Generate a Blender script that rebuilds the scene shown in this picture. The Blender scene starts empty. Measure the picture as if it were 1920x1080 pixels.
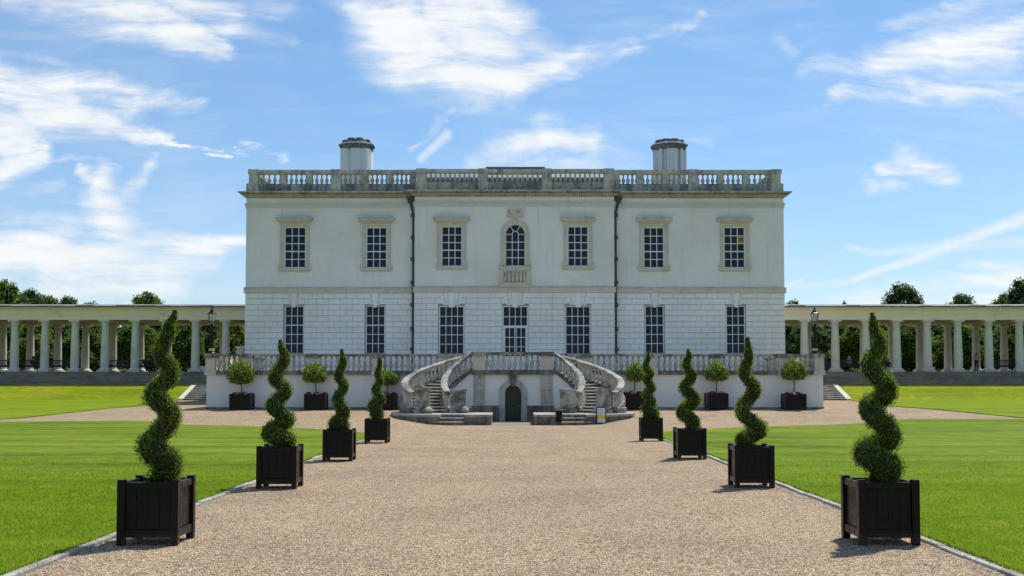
import bpy, bmesh, math, random
import numpy as np
from mathutils import Vector, Matrix
R = math.radians
random.seed(7); rng = np.random.default_rng(7)
sc = bpy.context.scene
col = sc.collection
# ------------------------------------------------------------ camera
F = 2140.0; TH = R(2.8); EYE = 1.6; VX = 965.0; HOR = 708.0
CY0 = HOR - F * math.tan(TH)
cd = bpy.data.cameras.new('camera'); cam = bpy.data.objects.new('camera', cd); col.objects.link(cam)
cd.sensor_width = 36.0; cd.lens = 36.0 * F / 1920.0
cd.shift_x = -(VX - 960) / 1920.0; cd.shift_y = (CY0 - 540) / 1920.0
cd.clip_start = 0.1; cd.clip_end = 6000
cam.location = (0, 0, EYE); cam.rotation_euler = (R(90) + TH, 0, 0)
sc.camera = cam
_cos, _sin = math.cos(TH), math.sin(TH)
def at(px, py, Y):
    """point of the plane y=Y seen at a pixel of the 1920x1080 photograph"""
    a = (px - VX) / F; b = (CY0 - py) / F
    dy = _cos - b * _sin; dz = _sin + b * _cos
    t = Y / dy
    return Vector((a * t, Y, EYE + dz * t))
def X(px, py, Y): return at(px, py, Y).x
def Z(py, Y): return at(VX, py, Y).z
# ------------------------------------------------------------ light
SUNV = Vector((0.72, 1.05, 2.28)).normalized()
sun_el = math.asin(SUNV.z); sun_az = math.atan2(SUNV.x, SUNV.y)
sd = bpy.data.lights.new('sun', 'SUN'); sun = bpy.data.objects.new('sun', sd); col.objects.link(sun)
sd.energy = 4.0; sd.angle = R(0.5); sd.color = (1.0, 0.955, 0.87)
sun.rotation_euler = SUNV.to_track_quat('Z', 'Y').to_euler()
sc.view_settings.view_transform = 'Standard'; sc.view_settings.look = 'None'
sc.view_settings.gamma = 1.0; sc.view_settings.exposure = 0.38
world = bpy.data.worlds.new('World'); sc.world = world; world.use_nodes = True

class NT:
    """tiny node-writing helper"""
    def __init__(s, tree): s.t = tree; s.n = tree.nodes; s.l = tree.links
    def add(s, typ, ins=None, **kw):
        nd = s.n.new(typ)
        for k, v in kw.items(): setattr(nd, k, v)
        for k, v in (ins or {}).items(): s.set(nd, k, v)
        return nd
    def set(s, nd, k, v):
        sock = nd.inputs[k]
        if hasattr(v, 'outputs'): v = v.outputs[0]
        if isinstance(v, bpy.types.NodeSocket): s.l.new(v, sock)
        else: sock.default_value = v
    def math(s, op, a, b=0.0, c=None, clamp=False):
        d = {0: a, 1: b}
        if c is not None: d[2] = c
        return s.add('ShaderNodeMath', d, operation=op, use_clamp=clamp).outputs[0]
    def vec(s, op, a, b=None, scale=None):
        d = {0: a}
        if b is not None: d[1] = b
        if scale is not None: d['Scale'] = scale
        nd = s.add('ShaderNodeVectorMath', d, operation=op)
        return nd.outputs['Value'] if op in ('DOT_PRODUCT', 'LENGTH') else nd.outputs[0]
    def noise(s, v, scale, detail=3, rough=.5, dist=0., out=0):
        d = {'Scale': scale, 'Detail': detail, 'Roughness': rough, 'Distortion': dist}
        if v is not None: d['Vector'] = v
        return s.add('ShaderNodeTexNoise', d).outputs[out]
    def ramp(s, f, stops, interp='LINEAR'):
        nd = s.add('ShaderNodeValToRGB', {'Fac': f}); cr = nd.color_ramp; cr.interpolation = interp
        while len(cr.elements) < len(stops): cr.elements.new(.5)
        for e, (p, c) in zip(cr.elements, stops):
            e.position = p; e.color = (*c, 1) if len(c) == 3 else c
        return nd.outputs[0]
    def mix(s, f, a, b, mode='MIX'):
        def c(v): return (*v, 1) if isinstance(v, tuple) and len(v) == 3 else v
        nd = s.add('ShaderNodeMix', data_type='RGBA', blend_type=mode)
        s.set(nd, 0, f); s.set(nd, 6, c(a)); s.set(nd, 7, c(b)); return nd.outputs[2]
    def smooth(s, v, a, b, c=0., d=1.):
        nd = s.add('ShaderNodeMapRange', {0: v, 1: a, 2: b, 3: c, 4: d}, interpolation_type='SMOOTHSTEP'); return nd.outputs[0]

def make_sky():
    # a capsule-shaped cloud streak in world-direction coordinates (u = x/y, v = z/y)
    g = bpy.data.node_groups.new('cloud_streak', 'ShaderNodeTree')
    for nm, ty in (('P', 'NodeSocketVector'), ('A', 'NodeSocketVector'), ('BA', 'NodeSocketVector'), ('IL', 'NodeSocketFloat'), ('W0', 'NodeSocketFloat'), ('DW', 'NodeSocketFloat'), ('S', 'NodeSocketFloat'), ('M', 'NodeSocketFloat')):
        g.interface.new_socket(nm, in_out='INPUT', socket_type=ty)
    g.interface.new_socket('O', in_out='OUTPUT', socket_type='NodeSocketFloat')
    k = NT(g); gi = k.add('NodeGroupInput'); go = k.add('NodeGroupOutput'); I = gi.outputs
    pa = k.vec('SUBTRACT', I['P'], I['A'])
    h = k.math('MULTIPLY', k.vec('DOT_PRODUCT', pa, I['BA']), I['IL'], clamp=True)
    nd = k.add('ShaderNodeVectorMath', {0: I['BA'], 'Scale': h}, operation='SCALE')
    d = k.vec('LENGTH', k.vec('SUBTRACT', pa, nd.outputs[0]))
    w = k.math('MULTIPLY_ADD', I['DW'], h, I['W0'])
    q = k.math('DIVIDE', d, w)
    m = k.math('MULTIPLY', k.smooth(q, 1.0, 0.0), I['S'])
    k.l.new(k.math('MAXIMUM', m, I['M']), go.inputs[0])
    t = NT(world.node_tree); t.n.clear()
    sky = t.add('ShaderNodeTexSky', sky_type='NISHITA', sun_disc=False, sun_elevation=sun_el, sun_rotation=sun_az, altitude=50, air_density=1.0, dust_density=0.4, ozone_density=2.2)
    D = t.add('ShaderNodeTexCoord').outputs['Generated']
    sp = t.add('ShaderNodeSeparateXYZ', {0: D})
    yy = t.math('MAXIMUM', sp.outputs[1], 0.04)
    u = t.math('DIVIDE', sp.outputs[0], yy); v = t.math('DIVIDE', sp.outputs[2], yy)
    P = t.add('ShaderNodeCombineXYZ', {0: u, 1: v, 2: 0.0}).outputs[0]
    # slow warp and wispy warp
    n1 = t.noise(P, 4.5, 2, .5, 0, 1)
    n2 = t.noise(t.add('ShaderNodeMapping', {0: P, 'Rotation': (0, 0, R(14)), 'Scale': (14, 34, 1)}).outputs[0], 1.0, 5, .62, .5, 1)
    w1 = t.vec('SCALE', t.vec('SUBTRACT', n1, (.5, .5, .5)), scale=0.05)
    w2 = t.vec('SCALE', t.vec('SUBTRACT', n2, (.5, .5, .5)), scale=0.034)
    Q = t.vec('ADD', P, t.vec('ADD', w1, w2))
    Qs = t.vec('ADD', P, t.vec('SCALE', w2, scale=0.22))
    def uv(px, py):
        p = at(px, py, 1.0); return Vector((p.x, p.z - EYE, 0))
    soft = [ # x1,y1,w1, x2,y2,w2, strength   (w in photo pixels)
        (-20,-50,60, 130,-10,70,1.0),(100,-20,70, 260,45,60,1.0),(240,40,60, 400,105,24,1.0),(280,-10,60, 420,60,50,.75),(400,70,40, 540,90,16,.42),(380,10,50, 520,20,40,.32),
        (-40,150,50, 120,175,52,1.0),(100,160,40, 260,190,36,.9),(240,185,34, 370,205,16,.7),(-40,240,90, 30,250,60,1.0),(-30,320,36, 70,285,26,.95),(60,215,46, 200,225,40,.95),(200,235,26, 320,265,14,.75),(310,265,10, 445,294,5,.85),
        (455,280,9, 540,308,9,.6),(90,293,8, 230,310,8,.5),
        (150,318,10, 200,335,24,.8),(205,330,30, 215,400,44,.95),(290,310,18, 250,380,30,.6),(215,390,56, 230,460,80,.95),
        (-30,490,60, 130,470,76,.95),(120,490,80, 300,480,80,1.0),(290,475,64, 400,460,46,.95),(380,455,36, 480,435,18,.85),(100,545,46, 330,520,34,.9),(330,510,26,440,490,18,.6),(-20,570,30,330,575,26,.8),(0,400,30,150,410,20,.35),
        (60,360,26,120,345,16,.32),(300,575,10,460,583,9,.6),
        (640,-40,50, 710,50,60,.75),(720,20,80, 800,110,86,1.0),(780,110,80, 880,145,70,1.05),(870,150,64, 960,160,44,1.0),(950,165,42, 1060,130,34,.95),(1050,125,32, 1190,85,24,.8),(1180,85,20,1310,20,12,.45),(840,30,90,930,90,80,1.0),(860,-10,90,960,40,60,.9),(960,60,50,1050,110,40,.7),
        (835,222,14, 775,300,7,.5),
        (890,310,26, 1030,270,44,.7),(1020,265,42, 1110,285,40,.85),(1110,290,36,1190,300,26,.5),(1210,255,12,1330,278,10,.35),(960,310,40,1120,312,30,.6),
        (1445,70,22,1478,115,12,.42),(1490,50,14,1560,20,14,.25),(1490,150,16, 1640,135,34,.62),(1630,130,36, 1790,90,50,.72),(1780,90,54,1940,50,66,.85),(1560,190,18,1720,175,30,.6),(1710,170,34,1940,165,44,.72),(1640,60,16,1800,25,26,.45),(1540,208,6,1640,211,5,.45),(1800,10,30,1940,-10,40,.6),
        (1640,318,14, 1700,305,24,.7),(1695,300,30, 1770,330,30,1.0),(1760,335,22,1800,345,12,.7),(1625,358,20,1690,352,18,.6),
        (1470,562,16, 1700,562,24,.7),(1690,545,24,1940,525,30,.8),(1500,585,20,1940,580,30,.75),(1780,515,12,1940,510,14,.6),
        (1378,8,7,1408,15,6,.7)]
    sharp = [(1600,525,7, 1940,404,15,.72),(1590,463,6,1640,474,8,.35),(1640,474,8,1940,452,14,.38),(1470,533,3,1502,524,4,.5),(790,300,8,838,255,11,.6),(1470,540,8,1600,524,9,.3)]
    def chain(lst, PP):
        last = 0.0
        for ci, (x1,y1,a,x2,y2,b,s) in enumerate(lst):
            if ci and ci % 8 == 0:   # makes the evaluation sequential, a few streaks at a time
                PP = t.vec('ADD', PP, t.vec('SCALE', (1., 1., 0.), scale=t.math('MULTIPLY', last, 1e-6)))
            A = uv(x1,y1); B = uv(x2,y2) - A
            nd = t.add('ShaderNodeGroup'); nd.node_tree = g
            t.l.new(PP, nd.inputs['P']); nd.inputs['A'].default_value = A; nd.inputs['BA'].default_value = B
            nd.inputs['IL'].default_value = 1.0 / max(B.length_squared, 1e-6)
            nd.inputs['W0'].default_value = 1.66*a/F; nd.inputs['DW'].default_value = 1.66*(b-a)/F; nd.inputs['S'].default_value = s
            if isinstance(last, float): nd.inputs['M'].default_value = last
            else: t.l.new(last, nd.inputs['M'])
            last = nd.outputs[0]
        return last
    m = chain(soft, Q); ms = chain(sharp, Qs)
    m = t.math('POWER', m, .85)
    # fibrous detail stretched along the wind
    Pw = t.vec('ADD', P, t.vec('SCALE', w1, scale=1.4))
    f1 = t.noise(t.add('ShaderNodeMapping', {0: Pw, 'Rotation': (0, 0, R(24)), 'Scale': (9, 62, 1)}).outputs[0], 1.0, 7, .60, .4)
    f2 = t.noise(t.add('ShaderNodeMapping', {0: Pw, 'Rotation': (0, 0, R(-22)), 'Scale': (10, 66, 1)}).outputs[0], 1.0, 7, .60, .4)
    wh = t.smooth(u, -.12, .12)
    fib = t.math('ADD', t.math('MULTIPLY', f1, t.math('SUBTRACT', 1.0, wh)), t.math('MULTIPLY', f2, wh))
    big = t.noise(Q, 8.0, 6, .6, .3)
    tex = t.math('ADD', t.math('MULTIPLY', fib, .55), t.math('MULTIPLY', big, .45))
    dens = t.math('MULTIPLY', m, t.math('MULTIPLY_ADD', t.math('SUBTRACT', tex, .5), 5.8, 1.0))
    dens = t.math('ADD', dens, t.math('MULTIPLY', t.smooth(m, .55, 1.0), .25))
    dens = t.math('MULTIPLY', t.smooth(dens, -.06, 1.42), .97)
    sh = t.math('MULTIPLY', ms, t.math('MULTIPLY_ADD', t.noise(P, 120., 3, .6), .9, .45), clamp=True)
    front = t.smooth(sp.outputs[1], .15, .4)
    dens = t.math('MULTIPLY', t.math('MAXIMUM', dens, sh), front)
    # a thin veil everywhere, and loose cirrus for the rest of the sky
    veil = t.math('MULTIPLY_ADD', t.smooth(t.math('ADD', t.math('MULTIPLY', t.noise(Pw, 3.0, 5, .6, .5), .6), t.math('MULTIPLY', fib, .4)), .42, .75), .26, .02)
    Dz = t.add('ShaderNodeMapping', {0: D, 'Scale': (2.2, 3.2, 5.0)}).outputs[0]
    rest = t.math('MULTIPLY', t.smooth(t.noise(Dz, 1.2, 7, .62, .8), .46, .72), t.math('MULTIPLY', t.math('SUBTRACT', 1.0, front), .85))
    dens = t.math('MAXIMUM', dens, t.math('MAXIMUM', t.math('MULTIPLY', veil, front), rest))
    lum = t.math('MULTIPLY_ADD', t.math('MULTIPLY', t.math('SUBTRACT', tex, .5), dens), 2.2, SKY_CLOUD)
    rgb = t.add('ShaderNodeRGB'); rgb.outputs[0].default_value = (.97, 1.0, 1.02, 1)
    cl = t.vec('SCALE', rgb.outputs[0], scale=lum)
    el = t.smooth(sp.outputs[2], .0, .34)
    base = t.mix(1.0, sky.outputs[0], t.mix(el, SKY_LOW, SKY_HIGH), 'MULTIPLY')
    bg = t.add('ShaderNodeBackground', {'Color': t.mix(dens, base, cl), 'Strength': SKY_STR})
    out = t.add('ShaderNodeOutputWorld'); t.l.new(bg.outputs[0], out.inputs[0])
    world.cycles.sampling_method = 'MANUAL'; world.cycles.sample_map_resolution = 512
SKY_STR = 0.115; SKY_CLOUD = 6.35; SKY_LOW = (.66, .75, .88); SKY_HIGH = (.60, .80, .90)
make_sky()
# ------------------------------------------------------------ materials
def new_mat(name):
    m = bpy.data.materials.new(name); m.use_nodes = True; t = NT(m.node_tree); t.n.clear()
    b = t.add('ShaderNodeBsdfPrincipled'); o = t.add('ShaderNodeOutputMaterial'); t.l.new(b.outputs[0], o.inputs[0])
    return m, t, b
def OC(t): return t.add('ShaderNodeTexCoord').outputs['Object']
def WC(t): return t.add('ShaderNodeNewGeometry').outputs['Position']
def bump(t, b, h, s, d=.02):
    nd = t.add('ShaderNodeBump', {'Strength': s, 'Distance': d, 'Height': h}); t.l.new(nd.outputs[0], b.inputs['Normal'])
def plain(name, c, rough=.6, var=.12, scale=6., spec=.5, metal=0.):
    m, t, b = new_mat(name); n = t.noise(WC(t), scale, 4, .6)
    t.set(b, 'Base Color', t.ramp(n, [(.3, tuple(v*(1-var) for v in c)), (.7, tuple(min(1, v*(1+var)) for v in c))]))
    t.set(b, 'Roughness', rough); t.set(b, 'Specular IOR Level', spec); t.set(b, 'Metallic', metal); return m
def stucco(name, c, dirt=.15, streak=.10):
    m, t, b = new_mat(name); p = WC(t)
    big = t.noise(p, .35, 5, .6); fine = t.noise(p, 5., 4, .6)
    st = t.noise(t.add('ShaderNodeMapping', {0: p, 'Scale': (3.5, 3.5, .18)}).outputs[0], 1.0, 4, .6)
    d = tuple(v*k for v, k in zip(c, (1-dirt, 1-dirt, 1-dirt*1.25)))
    c1 = t.mix(t.smooth(big, .38, .68), c, d)
    c2 = t.mix(t.smooth(st, .52, .8, 0, streak*4), c1, tuple(v*.72 for v in d))
    c3 = t.mix(t.smooth(fine, .3, .75, 0, .22), c2, tuple(v*.85 for v in c))
    t.set(b, 'Base Color', c3); t.set(b, 'Roughness', .75); bump(t, b, t.noise(p, 9., 4, .6), .25, .015); return m
def stone(name, c, dark, amt=(.42, .66), vert=.35, rough=.85, vscale=(2.2, 2.2, .5)):
    m, t, b = new_mat(name); p = WC(t)
    a = t.noise(p, 1.3, 6, .68, .3); s = t.noise(t.add('ShaderNodeMapping', {0: p, 'Scale': vscale}).outputs[0], 2.0, 5, .65)
    f = t.math('ADD', t.math('MULTIPLY', a, 1-vert), t.math('MULTIPLY', s, vert))
    fine = t.noise(p, 14., 4, .7)
    f2 = t.math('ADD', f, t.math('MULTIPLY', t.math('SUBTRACT', fine, .5), .22))
    cc = t.mix(t.smooth(f2, amt[0], amt[1]), c, dark)
    sp = t.smooth(t.noise(p, 30., 2, .5), .62, .72, 0, .35)
    cc = t.mix(sp, cc, tuple(min(1, v*1.25) for v in c))
    t.set(b, 'Base Color', cc); t.set(b, 'Roughness', rough); t.set(b, 'Specular IOR Level', .25)
    bump(t, b, t.noise(p, 22., 5, .7), .5, .02); return m
M = {}
M['stucco'] = stucco('wall_render', (.76, .75, .735), .13, .13)
M['rustic'] = stucco('painted_rustic_stone', (.82, .81, .80), .12, .10)
M['joint'] = plain('joint_backing', (.30, .30, .30), .9, .2)
M['white_wall'] = stucco('terrace_white_paint', (.80, .80, .77), .08, .07)
M['window_stone'] = stone('window_surround_stone', (.58, .545, .465), (.42, .385, .315), (.45, .75), .3)
M['frieze'] = stone('frieze_render', (.60, .58, .52), (.44, .42, .37), (.48, .75), .3, .85, (.4, .4, 2.0))
M['cornice'] = stone('weathered_cornice', (.40, .345, .25), (.17, .15, .12), (.40, .66), .3)
M['parapet'] = stone('parapet_stone', (.52, .50, .45), (.20, .20, .19), (.42, .66), .4)
M['plinth'] = stone('parapet_plinth_stone', (.40, .395, .375), (.11, .115, .12), (.38, .62), .45, .85, (1.6, 1.6, .35))
M['balu'] = stone('baluster_stone', (.52, .50, .43), (.18, .17, .15), (.44, .70), .35)
M['rail'] = stone('rail_stone', (.44, .415, .35), (.11, .105, .095), (.40, .60), .25)
M['darkstone'] = stone('dark_weathered_stone', (.29, .27, .235), (.08, .075, .068), (.36, .62), .4)
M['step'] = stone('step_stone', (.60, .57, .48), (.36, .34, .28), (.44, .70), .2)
M['colstep'] = stone('colonnade_step_stone', (.27, .25, .205), (.13, .122, .105), (.40, .66), .6, .85, (.35, .35, 3.0))
M['riser'] = stone('stair_riser_shade', (.12, .112, .09), (.05, .048, .042), (.4, .6), .3)  # riser shade put into the colour, far darker than the treads
M['colstone2'] = stone('platform_top_stone', (.42, .395, .33), (.20, .19, .16), (.42, .66), .2)
M['colstone'] = stone('column_stone', (.66, .63, .565), (.44, .42, .38), (.46, .74), .35, .85, (1.0, 1.0, .8))
M['entab'] = stone('entablature_paint', (.86, .75, .60), (.76, .66, .52), (.45, .75), .2)
M['ceiling'] = plain('colonnade_ceiling', (.42, .31, .22), .8)
M['lead'] = plain('lead_roof', (.09, .11, .13), .6, .25, 3.)
M['slate'] = plain('slate_roof', (.16, .17, .18), .7, .4, 5.)
M['white'] = plain('white_gloss_paint', (.74, .76, .78), .4, .04, 3.)
M['chim'] = stucco('chimney_paint', (.84, .84, .82), .10, .12)
M['chimcap'] = stone('chimney_cap_stone', (.26, .25, .22), (.08, .08, .078), (.36, .62), .3)
def m_black():
    m, t, b = new_mat('black_paint'); p = OC(t); w = WC(t)
    n = t.noise(w, 9., 5, .65); g = t.noise(t.add('ShaderNodeMapping', {0: p, 'Scale': (60, 60, 3)}).outputs[0], 1., 3, .6)
    c = t.ramp(g, [(.3, (.004, .0035, .0028)), (.7, (.011, .0088, .0068))])
    z = t.add('ShaderNodeSeparateXYZ', {0: p}).outputs[2]
    c = t.mix(t.math('MULTIPLY', t.smooth(z, .16, .0), t.smooth(n, .38, .62, 0, .75)), c, (.085, .068, .05))
    c = t.mix(t.smooth(n, .60, .75, 0, .3), c, (.018, .016, .013))
    t.set(b, 'Base Color', c); t.set(b, 'Roughness', t.smooth(n, .3, .7, .22, .45)); t.set(b, 'Specular IOR Level', .20)
    bump(t, b, g, .25, .004); return m
M['black'] = m_black()
M['pipe'] = plain('iron_downpipe', (.055, .058, .066), .55, .3, 4.)
M['door'] = plain('dark_green_door', (.020, .023, .016), .5, .2, 5.)
M['wood'] = plain('dark_bench_wood', (.030, .020, .018), .6, .3, 5.)
M['brass'] = plain('gilded_band', (.62, .40, .08), .4, .1, 5.)
M['soil'] = plain('soil', (.035, .022, .014), .95, .5, 30.)
M['bark'] = stone('bark', (.11, .085, .06), (.045, .035, .027), (.4, .6), .3)
M['trunk'] = stone('topiary_trunk', (.12, .10, .075), (.05, .04, .03), (.4, .6), .3)
def glass(name, c=(.010, .016, .028), rough=.06):
    m, t, b = new_mat(name); p = WC(t)
    n = t.noise(t.add('ShaderNodeMapping', {0: p, 'Scale': (1.6, 1.6, 1.1)}).outputs[0], 1.0, 3, .5)
    t.set(b, 'Base Color', t.ramp(n, [(.35, c), (.7, tuple(v*1.9 for v in c))]))
    t.set(b, 'Roughness', rough); t.set(b, 'Specular IOR Level', .16)
    bump(t, b, t.noise(p, 1.7, 2, .4), .10, .05); return m
M['glass'] = glass('window_glass')
M['lampglass'] = plain('lantern_glass', (.45, .50, .50), .15, .1)
def foliage(name, stops, transl=.25, rough=.55, spec=.3, nscale=3.):
    m, t, b = new_mat(name)
    g = t.add('ShaderNodeNewGeometry'); n = t.noise(WC(t), nscale, 3, .6)
    f = t.math('ADD', t.math('MULTIPLY', g.outputs['Random Per Island'], .62), t.math('MULTIPLY', n, .42))
    c = t.ramp(f, stops); t.set(b, 'Base Color', c); t.set(b, 'Roughness', rough); t.set(b, 'Specular IOR Level', spec)
    tr = t.add('ShaderNodeBsdfTranslucent', {'Color': t.mix(1., c, (1.15, 1.25, .55), 'MULTIPLY')})
    mx = t.add('ShaderNodeMixShader', {0: transl, 1: b.outputs[0], 2: tr.outputs[0]})
    o = [x for x in t.n if x.type == 'OUTPUT_MATERIAL'][0]; t.l.new(mx.outputs[0], o.inputs[0]); return m
M['cypress'] = foliage('cypress_foliage', [(.02, (.16, .10, .04)), (.12, (.06, .09, .018)), (.45, (.14, .20, .035)), (.75, (.26, .32, .06)), (1., (.44, .42, .13))], .42)
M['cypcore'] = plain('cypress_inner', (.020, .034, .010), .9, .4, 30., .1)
M['euon'] = foliage('variegated_foliage', [(.1, (.045, .09, .02)), (.4, (.12, .20, .035)), (.7, (.34, .42, .11)), (1., (.72, .70, .33))], .35)
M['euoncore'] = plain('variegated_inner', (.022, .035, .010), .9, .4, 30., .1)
M['leafdark'] = foliage('dark_tree_foliage', [(.1, (.028, .055, .025)), (.5, (.065, .115, .048)), (.9, (.16, .21, .08))], .38, .6, .25, .5)
M['leafmid'] = foliage('mid_tree_foliage', [(.1, (.045, .085, .018)), (.5, (.11, .19, .035)), (.9, (.25, .32, .06))], .4, .6, .25, .5)
M['leaflight'] = foliage('light_tree_foliage', [(.1, (.07, .11, .015)), (.5, (.18, .24, .03)), (.9, (.34, .36, .06))], .42, .6, .25, .5)
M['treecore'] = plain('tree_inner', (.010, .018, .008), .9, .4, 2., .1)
M['red'] = foliage('red_petals', [(.1, (.20, .002, .010)), (.6, (.45, .004, .020)), (1., (.60, .02, .06))], .2, .6, .2)
M['petalwhite'] = plain('white_petals', (.75, .72, .72), .6)
def m_grass(name, far):
    m, t, b = new_mat(name); p = WC(t)
    big = t.noise(p, .22, 4, .6); mid = t.noise(p, 2.3, 4, .65)
    st = t.noise(t.add('ShaderNodeMapping', {0: p, 'Scale': (.08, 1.1, 1)}).outputs[0], 1.0, 3, .55)
    fin = t.noise(t.add('ShaderNodeMapping', {0: p, 'Scale': (1, .45, 1)}).outputs[0], 75., 3, .8)
    yv = t.add('ShaderNodeSeparateXYZ', {0: t.vec('ADD', p, t.vec('SCALE', t.noise(p, .15, 2, .5, 0, 1), scale=1.5))}).outputs[1]
    band = t.math('MULTIPLY', t.smooth(t.math('SINE', t.math('MULTIPLY', yv, 2.4)), -.9, .9), .028)
    if far == 0: A, B, C = (.080, .140, .009), (.155, .228, .014), (.260, .305, .030)
    elif far == 1: A, B, C = (.160, .222, .005), (.240, .300, .007), (.340, .350, .022)
    else: A, B, C = (.07, .13, .012), (.11, .18, .018), (.18, .22, .04)
    f = t.math('ADD', t.math('ADD', t.math('MULTIPLY', big, .30), t.math('MULTIPLY', st, .34)), t.math('MULTIPLY', mid, .36))
    f = t.math('ADD', t.math('SUBTRACT', f, .014), band)
    c = t.ramp(f, [(.39, A), (.50, B), (.62, C)])
    if far == 1:   # the bank is brighter and yellower than the flat lawn in front of it
        yb = t.smooth(t.add('ShaderNodeSeparateXYZ', {0: p}).outputs[1], 80.5, 83.5)
        c = t.mix(yb, t.mix(1., c, (.74, .88, 1.0), 'MULTIPLY'), c)
        c = t.mix(t.math('MULTIPLY', yb, t.smooth(t.noise(p, 1.1, 5, .7), .42, .62, 0, .45)), c, (.16, .19, .02))
    c = t.mix(t.smooth(fin, .35, .75, 0., .60), c, tuple(v*.40 for v in A))
    c = t.mix(t.smooth(t.noise(p, 40., 2, .6), .66, .74, 0, .5), c, (.42, .42, .14))
    t.set(b, 'Base Color', c); t.set(b, 'Roughness', .8); t.set(b, 'Specular IOR Level', .04)
    bump(t, b, t.math('ADD', fin, mid), .55, .04); return m
M['lawn'] = m_grass('lawn_grass', 0); M['bank'] = m_grass('bank_grass', 1); M['rough'] = m_grass('park_grass', 2)
M['blade'] = foliage('grass_blades', [(.1, (.12, .20, .005)), (.5, (.22, .32, .010)), (1., (.38, .44, .05))], .5, .7, .06, 2.)
def m_gravel():
    m, t, b = new_mat('pea_gravel'); p = WC(t)
    v1 = t.add('ShaderNodeTexVoronoi', {'Vector': p, 'Scale': 58., 'Randomness': 1.0})
    v2 = t.add('ShaderNodeTexVoronoi', {'Vector': p, 'Scale': 24., 'Randomness': 1.0})
    r1 = t.add('ShaderNodeSeparateColor', {0: v1.outputs['Color']}).outputs[0]
    r2 = t.add('ShaderNodeSeparateColor', {0: v2.outputs['Color']}).outputs[1]
    c = t.ramp(r1, [(0., (.14, .10, .075)), (.14, (.32, .24, .17)), (.40, (.52, .41, .30)), (.62, (.62, .52, .40)), (.80, (.50, .46, .40)), (1., (.82, .76, .66))], 'LINEAR')
    c = t.mix(t.smooth(r2, .0, 1., 0, .5), c, (.56, .455, .34))
    c = t.mix(t.smooth(r2, .84, .90, 0, .7), c, (.16, .12, .085))
    gap = t.smooth(v1.outputs['Distance'], .34, .60); c = t.mix(t.math('MULTIPLY', gap, .85), c, (.10, .075, .055))
    big = t.noise(p, .5, 5, .6, .3); c = t.mix(t.smooth(big, .42, .66, 0, .55), c, t.mix(1., c, (.70, .71, .74), 'MULTIPLY'))
    trk = t.noise(t.add('ShaderNodeMapping', {0: p, 'Scale': (1.4, .05, 1)}).outputs[0], 1.0, 3, .6)
    c = t.mix(t.smooth(trk, .45, .7, 0, .35), c, t.mix(1., c, (1.18, 1.14, 1.1), 'MULTIPLY'))
    c = t.mix(1., c, (1.27, 1.14, .95), 'MULTIPLY')
    t.set(b, 'Base Color', c); t.set(b, 'Roughness', .85); t.set(b, 'Specular IOR Level', .2)
    h = t.math('ADD', t.math('SUBTRACT', 1., v1.outputs['Distance']), t.math('MULTIPLY', r1, .5))
    bump(t, b, h, .85, .018); return m
M['gravel'] = m_gravel()
M['kerb'] = stone('kerb_stone', (.40, .385, .35), (.22, .21, .18), (.42, .68), .1)
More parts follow.
